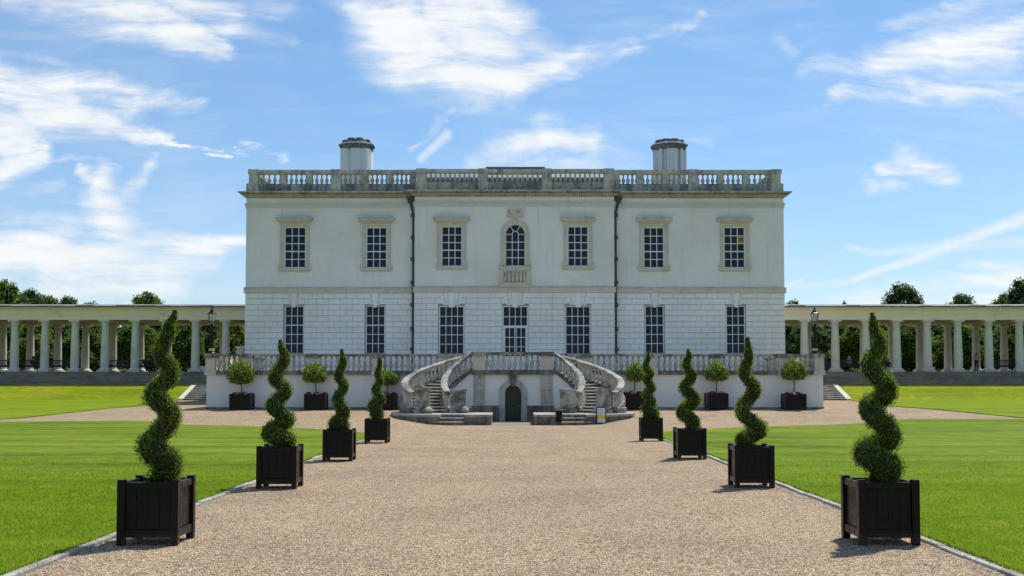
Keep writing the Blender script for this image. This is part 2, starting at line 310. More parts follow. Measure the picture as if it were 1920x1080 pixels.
# ------------------------------------------------------------ mesh helpers
class MB:
    def __init__(s): s.v = []; s.f = []; s.m = []
    def add(s, vs, fs, mi=0, mat=None):
        n = len(s.v)
        for p in vs:
            p = Vector(p); s.v.append(mat @ p if mat else p)
        for f in fs: s.f.append([n+i for i in f]); s.m.append(mi)
        return s
    def box(s, x0, x1, y0, y1, z0, z1, mi=0, mat=None):
        if x0 > x1: x0, x1 = x1, x0
        vs = [(x0,y0,z0),(x1,y0,z0),(x1,y1,z0),(x0,y1,z0),(x0,y0,z1),(x1,y0,z1),(x1,y1,z1),(x0,y1,z1)]
        return s.add(vs, [(0,3,2,1),(4,5,6,7),(0,1,5,4),(1,2,6,5),(2,3,7,6),(3,0,4,7)], mi, mat)
    def prism_y(s, pts, y0, y1, mi=0):      # polygon in (x,z), extruded along y
        n = len(pts); vs = [(x, y0, z) for x, z in pts] + [(x, y1, z) for x, z in pts]
        fs = [tuple(range(n)), tuple(range(2*n-1, n-1, -1))] + [(i, n+i, n+(i+1) % n, (i+1) % n) for i in range(n)]
        return s.add(vs, fs, mi)
    def prism_z(s, pts, z0, z1, mi=0):
        n = len(pts); vs = [(x, y, z0) for x, y in pts] + [(x, y, z1) for x, y in pts]
        fs = [tuple(range(n-1, -1, -1)), tuple(range(n, 2*n))] + [(i, (i+1) % n, n+(i+1) % n, n+i) for i in range(n)]
        return s.add(vs, fs, mi)
    def lathe(s, prof, cx=0, cy=0, z0=0, n=12, mi=0, sx=1, sy=1, rot=0):
        vs = []; fs = []
        for r, z in prof:
            for k in range(n):
                a = rot + 2*math.pi*k/n; vs.append((cx + r*sx*math.cos(a), cy + r*sy*math.sin(a), z0 + z))
        for i in range(len(prof)-1):
            for k in range(n):
                k2 = (k+1) % n; fs.append((i*n+k, i*n+k2, (i+1)*n+k2, (i+1)*n+k))
        fs.append(tuple(range(n-1, -1, -1))); fs.append(tuple((len(prof)-1)*n+k for k in range(n)))
        return s.add(vs, fs, mi)
    def tube(s, pts, rad, n=8, mi=0):
        vs = []; fs = []; pts = [Vector(p) for p in pts]
        for i, p in enumerate(pts):
            d = (pts[min(i+1, len(pts)-1)] - pts[max(i-1, 0)]).normalized()
            a = d.orthogonal().normalized() if i == 0 else (pa - d*pa.dot(d)).normalized()
            pa = a; b = d.cross(a); r = rad[i] if hasattr(rad, '__len__') else rad
            for k in range(n):
                t = 2*math.pi*k/n; vs.append(p + a*(r*math.cos(t)) + b*(r*math.sin(t)))
        for i in range(len(pts)-1):
            for k in range(n):
                k2 = (k+1) % n; fs.append((i*n+k, i*n+k2, (i+1)*n+k2, (i+1)*n+k))
        fs.append(tuple(range(n-1, -1, -1))); fs.append(tuple((len(pts)-1)*n+k for k in range(n)))
        return s.add(vs, fs, mi)
    def sweep(s, path, prof, mi=0):
        """path: list of (x,y,z); prof: list of (side, up) in a vertical plane across the path"""
        vs = []; fs = []; n = len(prof); P = [Vector(p) for p in path]
        for i, p in enumerate(P):
            d = P[min(i+1, len(P)-1)] - P[max(i-1, 0)]; d.z = 0; d.normalize(); sd_ = Vector((d.y, -d.x, 0))
            for (a, u) in prof: vs.append(p + sd_*a + Vector((0, 0, u)))
        for i in range(len(P)-1):
            for k in range(n):
                k2 = (k+1) % n; fs.append((i*n+k, (i+1)*n+k, (i+1)*n+k2, i*n+k2))
        fs.append(tuple(range(n))); fs.append(tuple((len(P)-1)*n + k for k in range(n-1, -1, -1)))
        return s.add(vs, fs, mi)
    def build(s, name, mats, parent=None, smooth=False, bevel=0, origin=None):
        me = bpy.data.meshes.new(name)
        o = Vector(origin) if origin is not None else Vector((0, 0, 0))
        me.from_pydata([tuple(p - o) for p in s.v], [], s.f)
        mats = mats if isinstance(mats, (list, tuple)) else [mats]
        for m in mats: me.materials.append(m)
        me.polygons.foreach_set('material_index', s.m)
        if smooth: me.polygons.foreach_set('use_smooth', [True]*len(s.f))
        bm = bmesh.new(); bm.from_mesh(me); bmesh.ops.recalc_face_normals(bm, faces=bm.faces); bm.to_mesh(me); bm.free()
        ob = bpy.data.objects.new(name, me); col.objects.link(ob)
        if smooth and smooth != 'all':
            me.set_sharp_from_angle(angle=R(40))
        if parent: ob.parent = parent
        ob.location = o
        if bevel:
            b = ob.modifiers.new('bevel', 'BEVEL'); b.width = bevel; b.segments = 2; b.limit_method = 'ANGLE'
        return ob
def tag(o, label=None, cat=None, group=None, kind=None):
    if label: o['label'] = label
    if cat: o['category'] = cat
    if group: o['group'] = group
    if kind: o['kind'] = kind
    return o
def empty(name, loc, label, cat, group=None, rz=0):
    o = bpy.data.objects.new(name, None); col.objects.link(o); o.location = loc; o.rotation_euler.z = rz
    o.empty_display_size = .2
    return tag(o, label, cat, group)
def dup(src, parent, loc=None, rz=0, scale=None):
    c = src.copy(); col.objects.link(c); c.parent = parent
    if loc is not None: c.location = loc
    c.rotation_euler.z = rz
    if scale is not None: c.scale = scale
    return c
def quads(name, C, T, B, mat, parent=None, tri=False):
    """many separate leaf faces: centres C, half-length vectors T, half-width vectors B"""
    n = len(C)
    if tri: V = np.stack([C - T - B, C - T + B, C + T], 1); k = 3
    else: V = np.stack([C - T, C + B*1.0, C + T, C - B*1.0], 1); k = 4
    me = bpy.data.meshes.new(name); me.vertices.add(n*k); me.vertices.foreach_set('co', V.reshape(-1).astype('f4'))
    me.loops.add(n*k); me.loops.foreach_set('vertex_index', np.arange(n*k, dtype='i4'))
    me.polygons.add(n); me.polygons.foreach_set('loop_start', np.arange(0, n*k, k, dtype='i4'))
    me.polygons.foreach_set('loop_total', np.full(n, k, dtype='i4'))
    me.materials.append(mat); me.update(calc_edges=True); me.validate()
    ob = bpy.data.objects.new(name, me); col.objects.link(ob)
    if parent: ob.parent = parent
    return ob
def unit(a): return a / np.maximum(np.linalg.norm(a, axis=1, keepdims=True), 1e-9)
# ------------------------------------------------------------ ground heights
PY = [(-2000, .15), (0, 0), (30, -.10), (48, -.40), (55, -.36), (62, -.08), (70, -.05), (83, -.05)]
PC = [(-2000, .15), (0, 0), (30, -.10), (48, -.52), (54, -.645), (62, -.66), (83, -.66)]
def interp(tab, y):
    for (a, za), (b, zb) in zip(tab, tab[1:]):
        if y <= b: t = max(0, (y-a)/(b-a)); return za + (zb-za)*t
    return tab[-1][1]
def sm(x, a, b): t = min(1, max(0, (x-a)/(b-a))); return t*t*(3-2*t)
def hf(x, y):
    z = interp(PY, y)
    if 30 < y < 70:
        k = 1 - sm(abs(x+.08), 3.3, 6.0); z = z + (interp(PC, y) - z)*k
    ax = abs(x)
    if y > 83 and ax > 17:
        z = -.05 + 1.04*min(1, (y-83)/3.5)
        if y > 98: z += (2.0 - .99)*sm(y, 98, 101)
        if y > 101: z += .9*sm(y, 101, 135)
    elif y > 83: z = -.05
    return z
def gp(px, py):
    lo = 5.0; prev = None; y = lo
    while y < 130:
        p = at(px, py, y)
        if p.z < hf(p.x, p.y): break
        y += .25
    a, b = y-.25, y
    for _ in range(25):
        m = (a+b)/2; p = at(px, py, m)
        if p.z < hf(p.x, p.y): b = m
        else: a = m
    p = at(px, py, b); p.z = hf(p.x, p.y); return p
def sheet(name, poly, off, mat, skirt=0., step=1.0, parent=None):
    bm = bmesh.new(); vs = [bm.verts.new((x, y, 0)) for x, y in poly]; f = bm.faces.new(vs)
    bmesh.ops.triangulate(bm, faces=[f])
    xs = [p[0] for p in poly]; ys = [p[1] for p in poly]
    def cut(co, no):
        bmesh.ops.bisect_plane(bm, geom=bm.verts[:]+bm.edges[:]+bm.faces[:], plane_co=co, plane_no=no, dist=1e-5)
    y = math.ceil(min(ys))
    while y < max(ys):
        if y > 28 or y % 4 == 0: cut((0, y, 0), (0, 1, 0))
        y += 1
    for y in (86.5,): cut((0, y, 0), (0, 1, 0))
    for x in range(math.ceil(min(xs)), math.ceil(max(xs))):
        if abs(x) < 8 or x % 8 == 0: cut((x, 0, 0), (1, 0, 0))
    for v in bm.verts: v.co.z = hf(v.co.x, v.co.y) + off
    if skirt:
        be = [e for e in bm.edges if e.is_boundary]
        r = bmesh.ops.extrude_edge_only(bm, edges=be)
        for v in r['geom']:
            if isinstance(v, bmesh.types.BMVert): v.co.z -= skirt
    bmesh.ops.recalc_face_normals(bm, faces=bm.faces)
    me = bpy.data.meshes.new(name); bm.to_mesh(me); bm.free(); me.materials.append(mat)
    if sum(p.normal.z for p in me.polygons) < 0: me.flip_normals()
    o = bpy.data.objects.new(name, me); col.objects.link(o)
    if parent: o.parent = parent
    return o
# base ground to the horizon
def make_ground():
    xs = [-3000, -1500, -700, -300, -150] + list(range(-100, 101, 4)) + [150, 300, 700, 1500, 3000]
    ys = [-1500, -400, -100, -30, -12] + list(range(-8, 84, 4)) + [83, 84.5, 86.3, 86.5, 90, 94, 98, 99.5, 101, 105, 110, 115, 120, 126, 135, 160, 220, 400, 900, 1800, 3500]
    mb = MB(); nx = len(xs)
    for y in ys:
        for x in xs:
            z = hf(x, y)
            if abs(x) < 99 and -11 < y < 86.4: z -= .25
            mb.v.append(Vector((x, y, z)))
    for j in range(len(ys)-1):
        for i in range(nx-1):
            mb.f.append([j*nx+i, j*nx+i+1, (j+1)*nx+i+1, (j+1)*nx+i]); mb.m.append(0)
    tag(mb.build('ground', M['rough']), kind='structure')
make_ground()
KX = 4.07
tag(sheet('gravel_drive', [(-98, -10), (98, -10), (98, 83.2), (-98, 83.2)], 0, M['gravel']), kind='structure')
def pg(lst): return [(gp(a, b).x, gp(a, b).y) for a, b in lst]
def dense(pts, n=5):
    out = []; N = len(pts)
    for i in range(N-1):
        p0 = pts[max(i-1, 0)]; p1 = pts[i]; p2 = pts[i+1]; p3 = pts[min(i+2, N-1)]
        for k in range(n):
            t = k/n
            out.append(tuple(.5*((2*p1[c]) + (-p0[c]+p2[c])*t + (2*p0[c]-5*p1[c]+4*p2[c]-p3[c])*t*t + (-p0[c]+3*p1[c]-3*p2[c]+p3[c])*t**3) for c in (0, 1)))
    out.append(pts[-1]); return out
EL = dense(pg([(683, 813), (600, 806), (480, 801), (340, 797), (290, 793), (255, 790.5), (130, 791), (0, 792)]))
ER = dense(pg([(1243, 811), (1320, 806), (1450, 801), (1600, 795.5), (1660, 790), (1710, 787), (1920, 787)]))
near_left = [(-KX-.13, -9), (-KX-.13, 32.0), (-KX-.5, 36)] + EL + [(-98, EL[-1][1]-1.0), (-98, -9)]
near_right = [(KX+.13, -9), (KX+.13, 32.0), (KX+.5, 36)] + ER + [(98, ER[-1][1]-1.0), (98, -9)]
tag(sheet('near_left_lawn', near_left, .035, M['lawn'], .06), kind='structure')
tag(sheet('near_right_lawn', near_right, .035, M['lawn'], .06), kind='structure')
FL_ = dense(pg([(0, 787), (90, 779), (170, 770), (250, 763), (290, 759.5)])); FR_ = dense(pg([(1920, 784.5), (1850, 777.5), (1771, 770), (1700, 764.5), (1640, 758.5)]))
far_left = [(-98, 86.5), (-98, FL_[0][1]+.8)] + FL_ + [(-24.35, 83.0), (-24.35, 86.5)]
far_right = [(98, 86.5), (98, FR_[0][1]+.8)] + FR_ + [(24.35, 83.0), (24.35, 86.5)]
tag(sheet('far_left_lawn', far_left, .04, M['bank'], .06), kind='structure')
tag(sheet('far_right_lawn', far_right, .04, M['bank'], .06), kind='structure')
# stone edging of the drive
def kerb(side, name):
    mb = MB(); y = 3.0
    while y < 33.5:
        L = random.uniform(.55, 1.0); j = random.uniform(-.012, .012); w = random.uniform(.075, .095); dz = random.uniform(-.008, .006)
        x0 = side*KX + j; z0 = hf(0, y); z1 = hf(0, y+L)
        tw = random.uniform(-.010, .010)
        a, b = (x0, x0+side*w) if side > 0 else (x0-w, x0)
        vs = [(a+tw, y+.008, z0-.05), (b+tw, y+.008, z0-.05), (b-tw, y+L, z1-.05), (a-tw, y+L, z1-.05)]
        vs += [(v[0], v[1], v[2]+.082+dz) for v in vs]
        mb.add(vs, [(0,3,2,1),(4,5,6,7),(0,1,5,4),(1,2,6,5),(2,3,7,6),(3,0,4,7)])
        y += L
    o = mb.build(name, M['kerb'], bevel=.012); tag(o, kind='structure')
kerb(-1, 'left_kerb'); kerb(1, 'right_kerb')
# mown blades on the nearer parts of the lawns
def blades(name, side, N, lab):
    y = 8.0 + (rng.random(N*2)**1.35)*17.0
    xa = KX + .07; xb = np.maximum(.475*y + .3, xa+.05)
    x = xa + rng.random(N*2)*(xb-xa)
    keep = rng.random(N*2) < np.clip((xb-xa)/4.0, .04, 1.0)*np.clip((25-y)/12, 0, 1); x, y = x[keep][:N], y[keep][:N]
    n = len(x); z = np.array([hf(0, v) for v in y]) + .035
    C = np.stack([x*side, y, z], 1); h = rng.uniform(.006, .015, n)*(1 + .03*y)
    lean = rng.normal(0, .45, (n, 2)); T = np.stack([lean[:, 0]*h, lean[:, 1]*h, h], 1)
    a = rng.random(n)*6.28; w = .0022*(1 + .07*y); B = np.stack([np.cos(a)*w, np.sin(a)*w, 0*a], 1)
    o = quads(name, C + T*.6, T, B, M['blade'], tri=True); tag(o, lab, 'grass', kind='stuff')
blades('grass', -1, 70000, 'short green mown grass blades on the lawn left of the gravel drive')
blades('grass', 1, 70000, 'short green mown grass blades on the lawn right of the gravel drive')
def pebbles():
    N = 15000; y = 8.3 + rng.random(N)**1.5*13; x = rng.uniform(-4.15, 4.15, N); e = rng.random(N) < .12; x[e] = np.sign(x[e])*(4.0 + rng.normal(0, .10, e.sum()))
    z = np.array([hf(0, v) for v in y]); s = rng.uniform(.004, .0095, N); a = rng.random(N)*6.28
    u = np.stack([np.cos(a), np.sin(a), 0*a], 1); v = np.stack([-np.sin(a), np.cos(a), 0*a], 1); k = rng.uniform(.6, 1.3, (N, 2)); w = np.array([0, 0, 1.])
    C = np.stack([x, y, z + s*.35 + (np.abs(x) > 4.07)*.035], 1); S = s[:, None]
    V = np.stack([C-u*S*k[:, :1], C-v*S*k[:, 1:], C+u*S*k[:, :1], C+v*S*k[:, 1:], C+w*S*.7, C-w*S*.5], 1).reshape(-1, 3)
    tri = np.array([(0,1,4),(1,2,4),(2,3,4),(3,0,4),(1,0,5),(2,1,5),(3,2,5),(0,3,5)])
    Fc = (tri[None] + (np.arange(N)*6)[:, None, None]).reshape(-1)
    me = bpy.data.meshes.new('loose_gravel'); me.vertices.add(len(V)); me.vertices.foreach_set('co', V.reshape(-1).astype('f4'))
    n = N*8; me.loops.add(n*3); me.loops.foreach_set('vertex_index', Fc.astype('i4')); me.polygons.add(n)
    me.polygons.foreach_set('loop_start', np.arange(0, n*3, 3, dtype='i4')); me.polygons.foreach_set('loop_total', np.full(n, 3, dtype='i4')); me.update(calc_edges=True); me.validate()
    m, t, b = new_mat('loose_stones'); g = t.add('ShaderNodeNewGeometry')
    t.set(b, 'Base Color', t.ramp(g.outputs['Random Per Island'], [(0., (.18, .13, .10)), (.4, (.50, .40, .30)), (.75, (.62, .55, .45)), (1., (.82, .78, .70))])); t.set(b, 'Roughness', .8)
    me.materials.append(m); o = bpy.data.objects.new('loose_gravel', me); col.objects.link(o); tag(o, 'loose pale pebbles lying on the gravel drive', 'gravel', kind='stuff')
pebbles()
# ------------------------------------------------------------ balusters
BAL = [(.40,0),(.40,.05),(.30,.06),(.30,.10),(.22,.13),(.34,.20),(.44,.30),(.46,.36),(.40,.44),(.28,.56),(.19,.66),(.16,.74),(.17,.78),(.27,.80),(.27,.84),(.20,.86),(.30,.91),(.38,.93),(.38,1.0)]
def baluster_mesh(name, h, w, mat, n=10):
    mb = MB(); mb.lathe([(r*w, z*h) for r, z in BAL], n=n); o = mb.build(name, mat, smooth=True)
    me = o.data; bpy.data.objects.remove(o); return me
def put(me, name, parent, loc, rz=0):
    o = bpy.data.objects.new(name, me); col.objects.link(o); o.parent = parent; o.location = loc; o.rotation_euler.z = rz; return o
# ------------------------------------------------------------ the house
YW, YC = 76.0, 75.4
house = empty('country_house', (0, YW, 0), 'large white two storey classical house with stone balustrade along its flat roof', 'house')
HL = Matrix.Translation((0, -YW, 0))
def hb(mb, name, mats, parent=house, **kw):
    """build a part given in world coordinates under the house"""
    o = mb.build(name, mats, None, **kw); o.parent = parent
    inv = Vector((0, 0, 0)); q = parent
    while q is not None: inv += Vector(q.location); q = q.parent
    o.location = Vector(o.location) - inv
    return o
WXL = X(459.5, 600, YW); WXR = X(1471.5, 600, YW)
CXL = X(777, 600, YC); CXR = X(1152, 600, YC)
def zz(py, Y=YW): return Z(py, Y)
zT = zz(371); zS0 = zz(549.6); zS1 = zz(540.3); zfloor = 1.80
# windows list: glass rect in px
UP = [(534.5, 571.3, 427, 500.5), (688, 723.5, 427.5, 500.5), (829.3, 864.7, 425.6, 497.4), (1066.2, 1101.5, 425.6, 497.4), (1208.5, 1243.8, 427.5, 500.5), (1359.5, 1395.5, 427, 500.5)]
LO = [(534.8, 567.6, 575, 661.5, 3), (687.2, 720, 575, 661.5, 3), (825, 868.3, 575.5, 662.5, 4), (1062, 1105.5, 575.5, 662.5, 4), (1211.3, 1243.6, 575, 661.5, 3), (1363.7, 1396, 575, 661.5, 3)]
def yf(px): return YC if 777 < px < 1152 else YW
def rect(px0, px1, py0, py1, Y, pad=0.):
    return X(px0, (py0+py1)/2, Y)-pad, X(px1, (py0+py1)/2, Y)+pad, Z(py1, Y)-pad, Z(py0, Y)+pad
def wall(mb, x0, x1, z0, z1, Y, holes, dep=.30, mi=0):
    xs = sorted({x0, x1, *[h[0] for h in holes], *[h[1] for h in holes]}); zs = sorted({z0, z1, *[h[2] for h in holes], *[h[3] for h in holes]})
    for i in range(len(xs)-1):
        for j in range(len(zs)-1):
            cx, cz = (xs[i]+xs[i+1])/2, (zs[j]+zs[j+1])/2
            if any(h[0] < cx < h[1] and h[2] < cz < h[3] for h in holes): continue
            mb.add([(xs[i],Y,zs[j]),(xs[i+1],Y,zs[j]),(xs[i+1],Y,zs[j+1]),(xs[i],Y,zs[j+1])], [(0,1,2,3)], mi)
    for (a, b, c, d) in holes:
        mb.add([(a,Y,c),(b,Y,c),(b,Y,d),(a,Y,d),(a,Y+dep,c),(b,Y+dep,c),(b,Y+dep,d),(a,Y+dep,d)], [(0,4,5,1),(1,5,6,2),(2,6,7,3),(3,7,4,0)], mi)
up_holes = [rect(*u, yf(u[0]), .10) for u in UP]
lo_holes = [rect(l[0]-3.2, l[1]+2.8, 572.3, l[3], yf(l[0])) for l in LO]
arch_hole = rect(948.5, 983.8, 421.5, 498, YC)
arch_hole = (arch_hole[0]-.01, arch_hole[1]+.01, arch_hole[2]-.01, arch_hole[3]+.01)
dr = rect(941, 991, 572.3, 662, YC); door_hole = (dr[0], dr[1], zfloor+.05, dr[3])
def make_walls():
    mb = MB()
    wall(mb, WXL, CXL, zS1, zT, YW, [h for h in up_holes if h[0] < -8]); wall(mb, CXR, WXR, zS1, zT, YW, [h for h in up_holes if h[0] > 8])
    wall(mb, CXL, CXR, zS1, zT, YC, [h for h in up_holes if -8 < h[0] < 8] + [arch_hole])
    for x in (CXL, CXR): mb.add([(x,YC,zS1),(x,YW,zS1),(x,YW,zT),(x,YC,zT)], [(0,1,2,3)])
    YB = 112.0
    mb.add([(WXL,YW,zS1),(WXL,YB,zS1),(WXL,YB,zT),(WXL,YW,zT)], [(0,1,2,3)]); mb.add([(WXR,YW,zS1),(WXR,YB,zS1),(WXR,YB,zT),(WXR,YW,zT)], [(0,1,2,3)])
    mb.add([(WXL,YB,-.5),(WXR,YB,-.5),(WXR,YB,zT),(WXL,YB,zT)], [(0,1,2,3)])
    hb(mb, 'rendered_wall', M['stucco'])
    # lower rusticated storey: backing (joint colour) + proud blocks
    mb = MB(); zb = -.4
    lo_w = list(lo_holes)
    wall(mb, WXL+.03, CXL, zb, zS0, YW, [h for h in lo_w if h[0] < -8], mi=1); wall(mb, CXR, WXR-.03, zb, zS0, YW, [h for h in lo_w if h[0] > 8], mi=1)
    wall(mb, CXL+.03, CXR-.03, zb, zS0, YC, [h for h in lo_w if -8 < h[0] < 8] + [door_hole], mi=1)
    for s in (-1, 1):
        xw = (WXL+.03) if s < 0 else (WXR-.03); mb.add([(xw,YW,zb),(xw,112,zb),(xw,112,zS0),(xw,YW,zS0)], [(0,1,2,3)])
        xc = CXL+.03 if s < 0 else CXR-.03; mb.add([(xc,YC,zb),(xc,YW,zb),(xc,YW,zS0),(xc,YC,zS0)], [(0,1,2,3)])
    G = .028; P = .035
    ch = (zz(549.6) - zz(660.0)) / 10.4
    cent = [((l[0]+l[1])/2, l[4]) for l in LO] + [(966, 4)]
    def row(x0, x1, Y, holes, seed):
        k = 0; z1 = zS0; bl = .80
        while z1 > 1.2:
            z0 = z1 - ch; off = (k % 2)*bl/2 + .3
            blocked = []
            for (a, b, c, d) in holes:
                if z0 < d - .02 and z1 > c + .02:
                    if z0 < d-.1: blocked.append((a, b))
            if k < 2:
                for (cpx, nc) in cent:
                    if abs(yf(cpx) - Y) < .01:
                        xc = X(cpx, 560, Y)
                        if x0 < xc < x1:
                            w = {3: (.47, .33), 4: (.78, .60)}[nc][k]; blocked.append((xc-w, xc+w))
            edges = sorted(blocked); cur = x0; spans = []
            for a, b in edges:
                if a > cur: spans.append((cur, a))
                cur = max(cur, b)
            spans.append((cur, x1))
            for (a, b) in spans:
                if b-a < .05: continue
                x = a; nb = max(1, round((b-a)/bl)); w = (b-a)/nb
                es = [a] + [a + w*(i + (.5 if k % 2 else 0)) for i in range(0 if k % 2 else 1, nb)] + [b]
                for e0, e1 in zip(es, es[1:]):
                    zt, zb_ = z1-G/2, z0+G/2
                    xa = e0+G*.28 if e0 > x0+.01 else e0-.03; xb = e1-G*.28 if e1 < x1-.01 else e1+.03
                    mb.box(xa, xb, Y-P, Y-.002, zb_, zt)
            z1 = z0; k += 1
    row(WXL+.03, CXL-.02, YW, [h for h in lo_w if h[0] < -8], 1); row(CXR+.02, WXR-.03, YW, [h for h in lo_w if h[0] > 8], 2)
    row(CXL+.03, CXR-.03, YC, [h for h in lo_w if -8 < h[0] < 8] + [door_hole], 3)
    hb(mb, 'rusticated_wall', [M['rustic'], M['joint']])
    # flat arches: wedge voussoirs and keystones
    for cpx, nc in cent:
        Y = yf(cpx); xc = X(cpx, 560, Y); ztop = zS0-.01; zbt = zz(572.0, Y)
        if nc == 3: tp = (.20, .33, .58); bt = (.11, .19, .30)
        else: tp = (.24, .56, .90); bt = (.17, .36, .56)
        mb = MB()
        for s in (-1, 1):
            for a in (0, 1):
                mb.prism_y([(xc+s*(bt[a]+.012), zbt), (xc+s*(bt[a+1]-.012), zbt), (xc+s*(tp[a+1]-.012), ztop), (xc+s*(tp[a]+.012), ztop)], Y-.037, Y-.003)
        arch = hb(mb, 'flat_arch', M['rustic'])
        k = MB(); k.prism_y([(xc-bt[0], zbt-.16), (xc+bt[0], zbt-.16), (xc+tp[0], ztop), (xc-tp[0], ztop)], Y-.10, Y-.003)
        hb(k, 'keystone', M['rustic'], arch)
    # string course
    mb = MB()
    def band(py0, py1, pr, name, mat, zfix=None):
        mb = MB(); z1, z0 = (zz(py0), zz(py1)) if zfix is None else zfix
        mb.box(WXL-pr, CXL-.001, YW-pr, YW+.3, z0, z1); mb.box(CXR+.001, WXR+pr, YW-pr, YW+.3, z0, z1); mb.box(CXL-pr, CXR+pr, YC-pr, YC+.5, z0, z1)
        mb.box(WXL-pr, WXL+.3, YW+.3, 112, z0, z1); mb.box(WXR-.3, WXR+pr, YW+.3, 112, z0, z1)
        return hb(mb, name, mat)
    band(540.3, 549.6, .10, 'string_course', M['window_stone']); band(539.2, 540.3, .13, 'string_course', M['parapet'])
    band(381.5, 384.5, .10, 'frieze_moulding', M['frieze']); band(384.5, 390, .05, 'frieze_moulding', M['frieze'])
make_walls()
# cornice
def make_cornice():
    mb = MB()
    def band(py0, py1, pr, mi=0):
        z1, z0 = zz(py0), zz(py1)
        mb.box(WXL-pr, CXL-pr-.001, YW-pr, YW+.4, z0, z1, mi); mb.box(CXR+pr+.001, WXR+pr, YW-pr, YW+.4, z0, z1, mi); mb.box(CXL-pr, CXR+pr, YC-pr, YW+.4, z0, z1, mi)
        mb.box(WXL-pr, WXL+.4, YW+.4, 112+pr, z0, z1, mi); mb.box(WXR-.4, WXR+pr, YW+.4, 112+pr, z0, z1, mi)
    band(369.8, 371.3, .06); band(364.8, 366.2, .30, 0); band(362.6, 364.5, .38, 0); band(360.4, 362.6, .48, 1)
    band(366.2, 369.8, .08)
    c = hb(mb, 'cornice', [M['cornice'], M['parapet']])
    d = MB(); z1, z0 = zz(366.3), zz(369.7)
    for (a, b, Y) in ((WXL-.2, CXL-.25, YW), (CXL-.2, CXR+.2, YC), (CXR+.25, WXR+.2, YW)):
        n = int((b-a)/.145)
        for i in range(n):
            x = a + (i+.5)*(b-a)/n; d.box(x-.04, x+.04, Y-.25, Y-.079, z0, z1)
    hb(d, 'dentil_band', M['window_stone'], c)
make_cornice()
ZP0 = zz(360.4); ZP1 = zz(345.2); ZB1 = zz(326.2); ZC1 = zz(319.2)
ZBc = Z(323.9, YC-.1); ZCc = Z(317.4, YC-.1)
def make_parapet():
    mb = MB(); t = .42   # plinth / piers / coping thickness
    yw, yc = YW-.10, YC-.14
    def ln(x0, x1, Y, z0, z1, pr=0, mi=0, th=t): mb.box(x0, x1, Y-pr, Y+th+pr, z0, z1, mi)
    xl, xr = X(467, 340, YW), X(1463.5, 340, YW)
    cl, cr = X(781, 340, YC), X(1150, 340, YC)
    ln(xl-.15, cl-.01, yw, ZP0, ZP1, .05, 1); ln(cr+.01, xr+.15, yw, ZP0, ZP1, .05, 1); ln(cl-.0, cr+.0, yc, ZP0, ZP1, .07, 1, .9)
    ln(xl-.05, cl-.01, yw, ZB1, ZC1, .06); ln(cr+.01, xr+.05, yw, ZB1, ZC1, .06); ln(cl, cr, yc, ZBc, ZCc, .07)
    piers = [(467, 484), (526, 537), (574.8, 585), (622, 638.5), (676, 689.5), (725, 736.5), (770, 780)]
    bays = [(484, 526), (537, 574.8), (585, 622), (638.5, 676), (689.5, 725), (736.5, 770)]
    cp = [(781, 799), (898, 913.5), (1017.5, 1033), (1133, 1150)]; cb = [(799, 898), (913.5, 1017.5), (1033, 1133)]
    mir = lambda a: (2*965.2-a[1], 2*965.2-a[0])
    for lst, Y, zt in ((piers + [mir(p) for p in piers], yw, ZB1), (cp, yc, ZBc)):
        for a, b in lst:
            x0, x1 = X(a, 340, Y), X(b, 340, Y); w = b-a > 14
            mb.box(x0, x1, Y-(.10 if w else .045), Y+t+.04, ZP1, zt)
            if w: mb.box(x0-.04, x1+.04, Y-.14, Y+t+.10, zt-.02, (ZCc+.03 if Y == yc else ZC1+.03)); mb.box(x0-.05, x1+.05, Y-.15, Y+t, ZP0+.002, ZP1+.02)
    # side and rear runs
    for s, xx in ((-1, xl), (1, xr)):
        x0, x1 = (xx, xx+t) if s < 0 else (xx-t, xx)
        mb.box(x0-.05, x1+.05, yw+t+.06, 112, ZP0, ZP1, 1); mb.box(x0-.06, x1+.06, yw+t+.07, 112, ZB1, ZC1)
        for k in range(10): y = 79+k*3.6; mb.box(x0-.02, x1+.02, y, y+.5, ZP1, ZB1)
    mb.box(xl, xr, 112.0, 112.5, ZP0, ZP1, 1); mb.box(xl, xr, 111.98, 112.5, ZB1, ZC1)
    for k in range(14): x = xl+(xr-xl)*(k+.5)/14; mb.box(x-.25, x+.25, 112.02, 112.45, ZP1, ZB1)
    par = hb(mb, 'roof_balustrade', [M['parapet'], M['plinth']])
    base = -Vector(house.location)
    h = ZB1-ZP1; me = baluster_mesh('baluster', h, .28, M['balu']); me2 = baluster_mesh('baluster', ZBc-ZP1, .27, M['balu'])
    off = Vector((0, -YW, 0))
    for lst, Y, m_, n in ((bays + [mir(b) for b in bays], yw+t/2, me, 5), (cb, yc+t/2, me2, 12)):
        for a, b in lst:
            x0, x1 = X(a, 340, Y), X(b, 340, Y)
            for i in range(n):
                x = x0 + (x1-x0)*i/(n-1); put(m_, 'baluster', par, (x, Y, ZP1))
    # the many far balusters of the side and rear runs
    mb = MB(); pr = [(r*.30, z*h) for r, z in BAL[::3]+[BAL[-1]]]
    for xx in (xl+t/2, xr-t/2):
        y = 77.2
        while y < 111.5: mb.lathe(pr, xx, y, ZP1, 6); y += .42
    x = xl+.8
    while x < xr-.6: mb.lathe(pr, x, 112.25, ZP1, 6); x += .42
    o = hb(mb, 'rear_balusters', M['balu'], par); o['kind'] = 'stuff'
    return par
parapet = make_parapet()
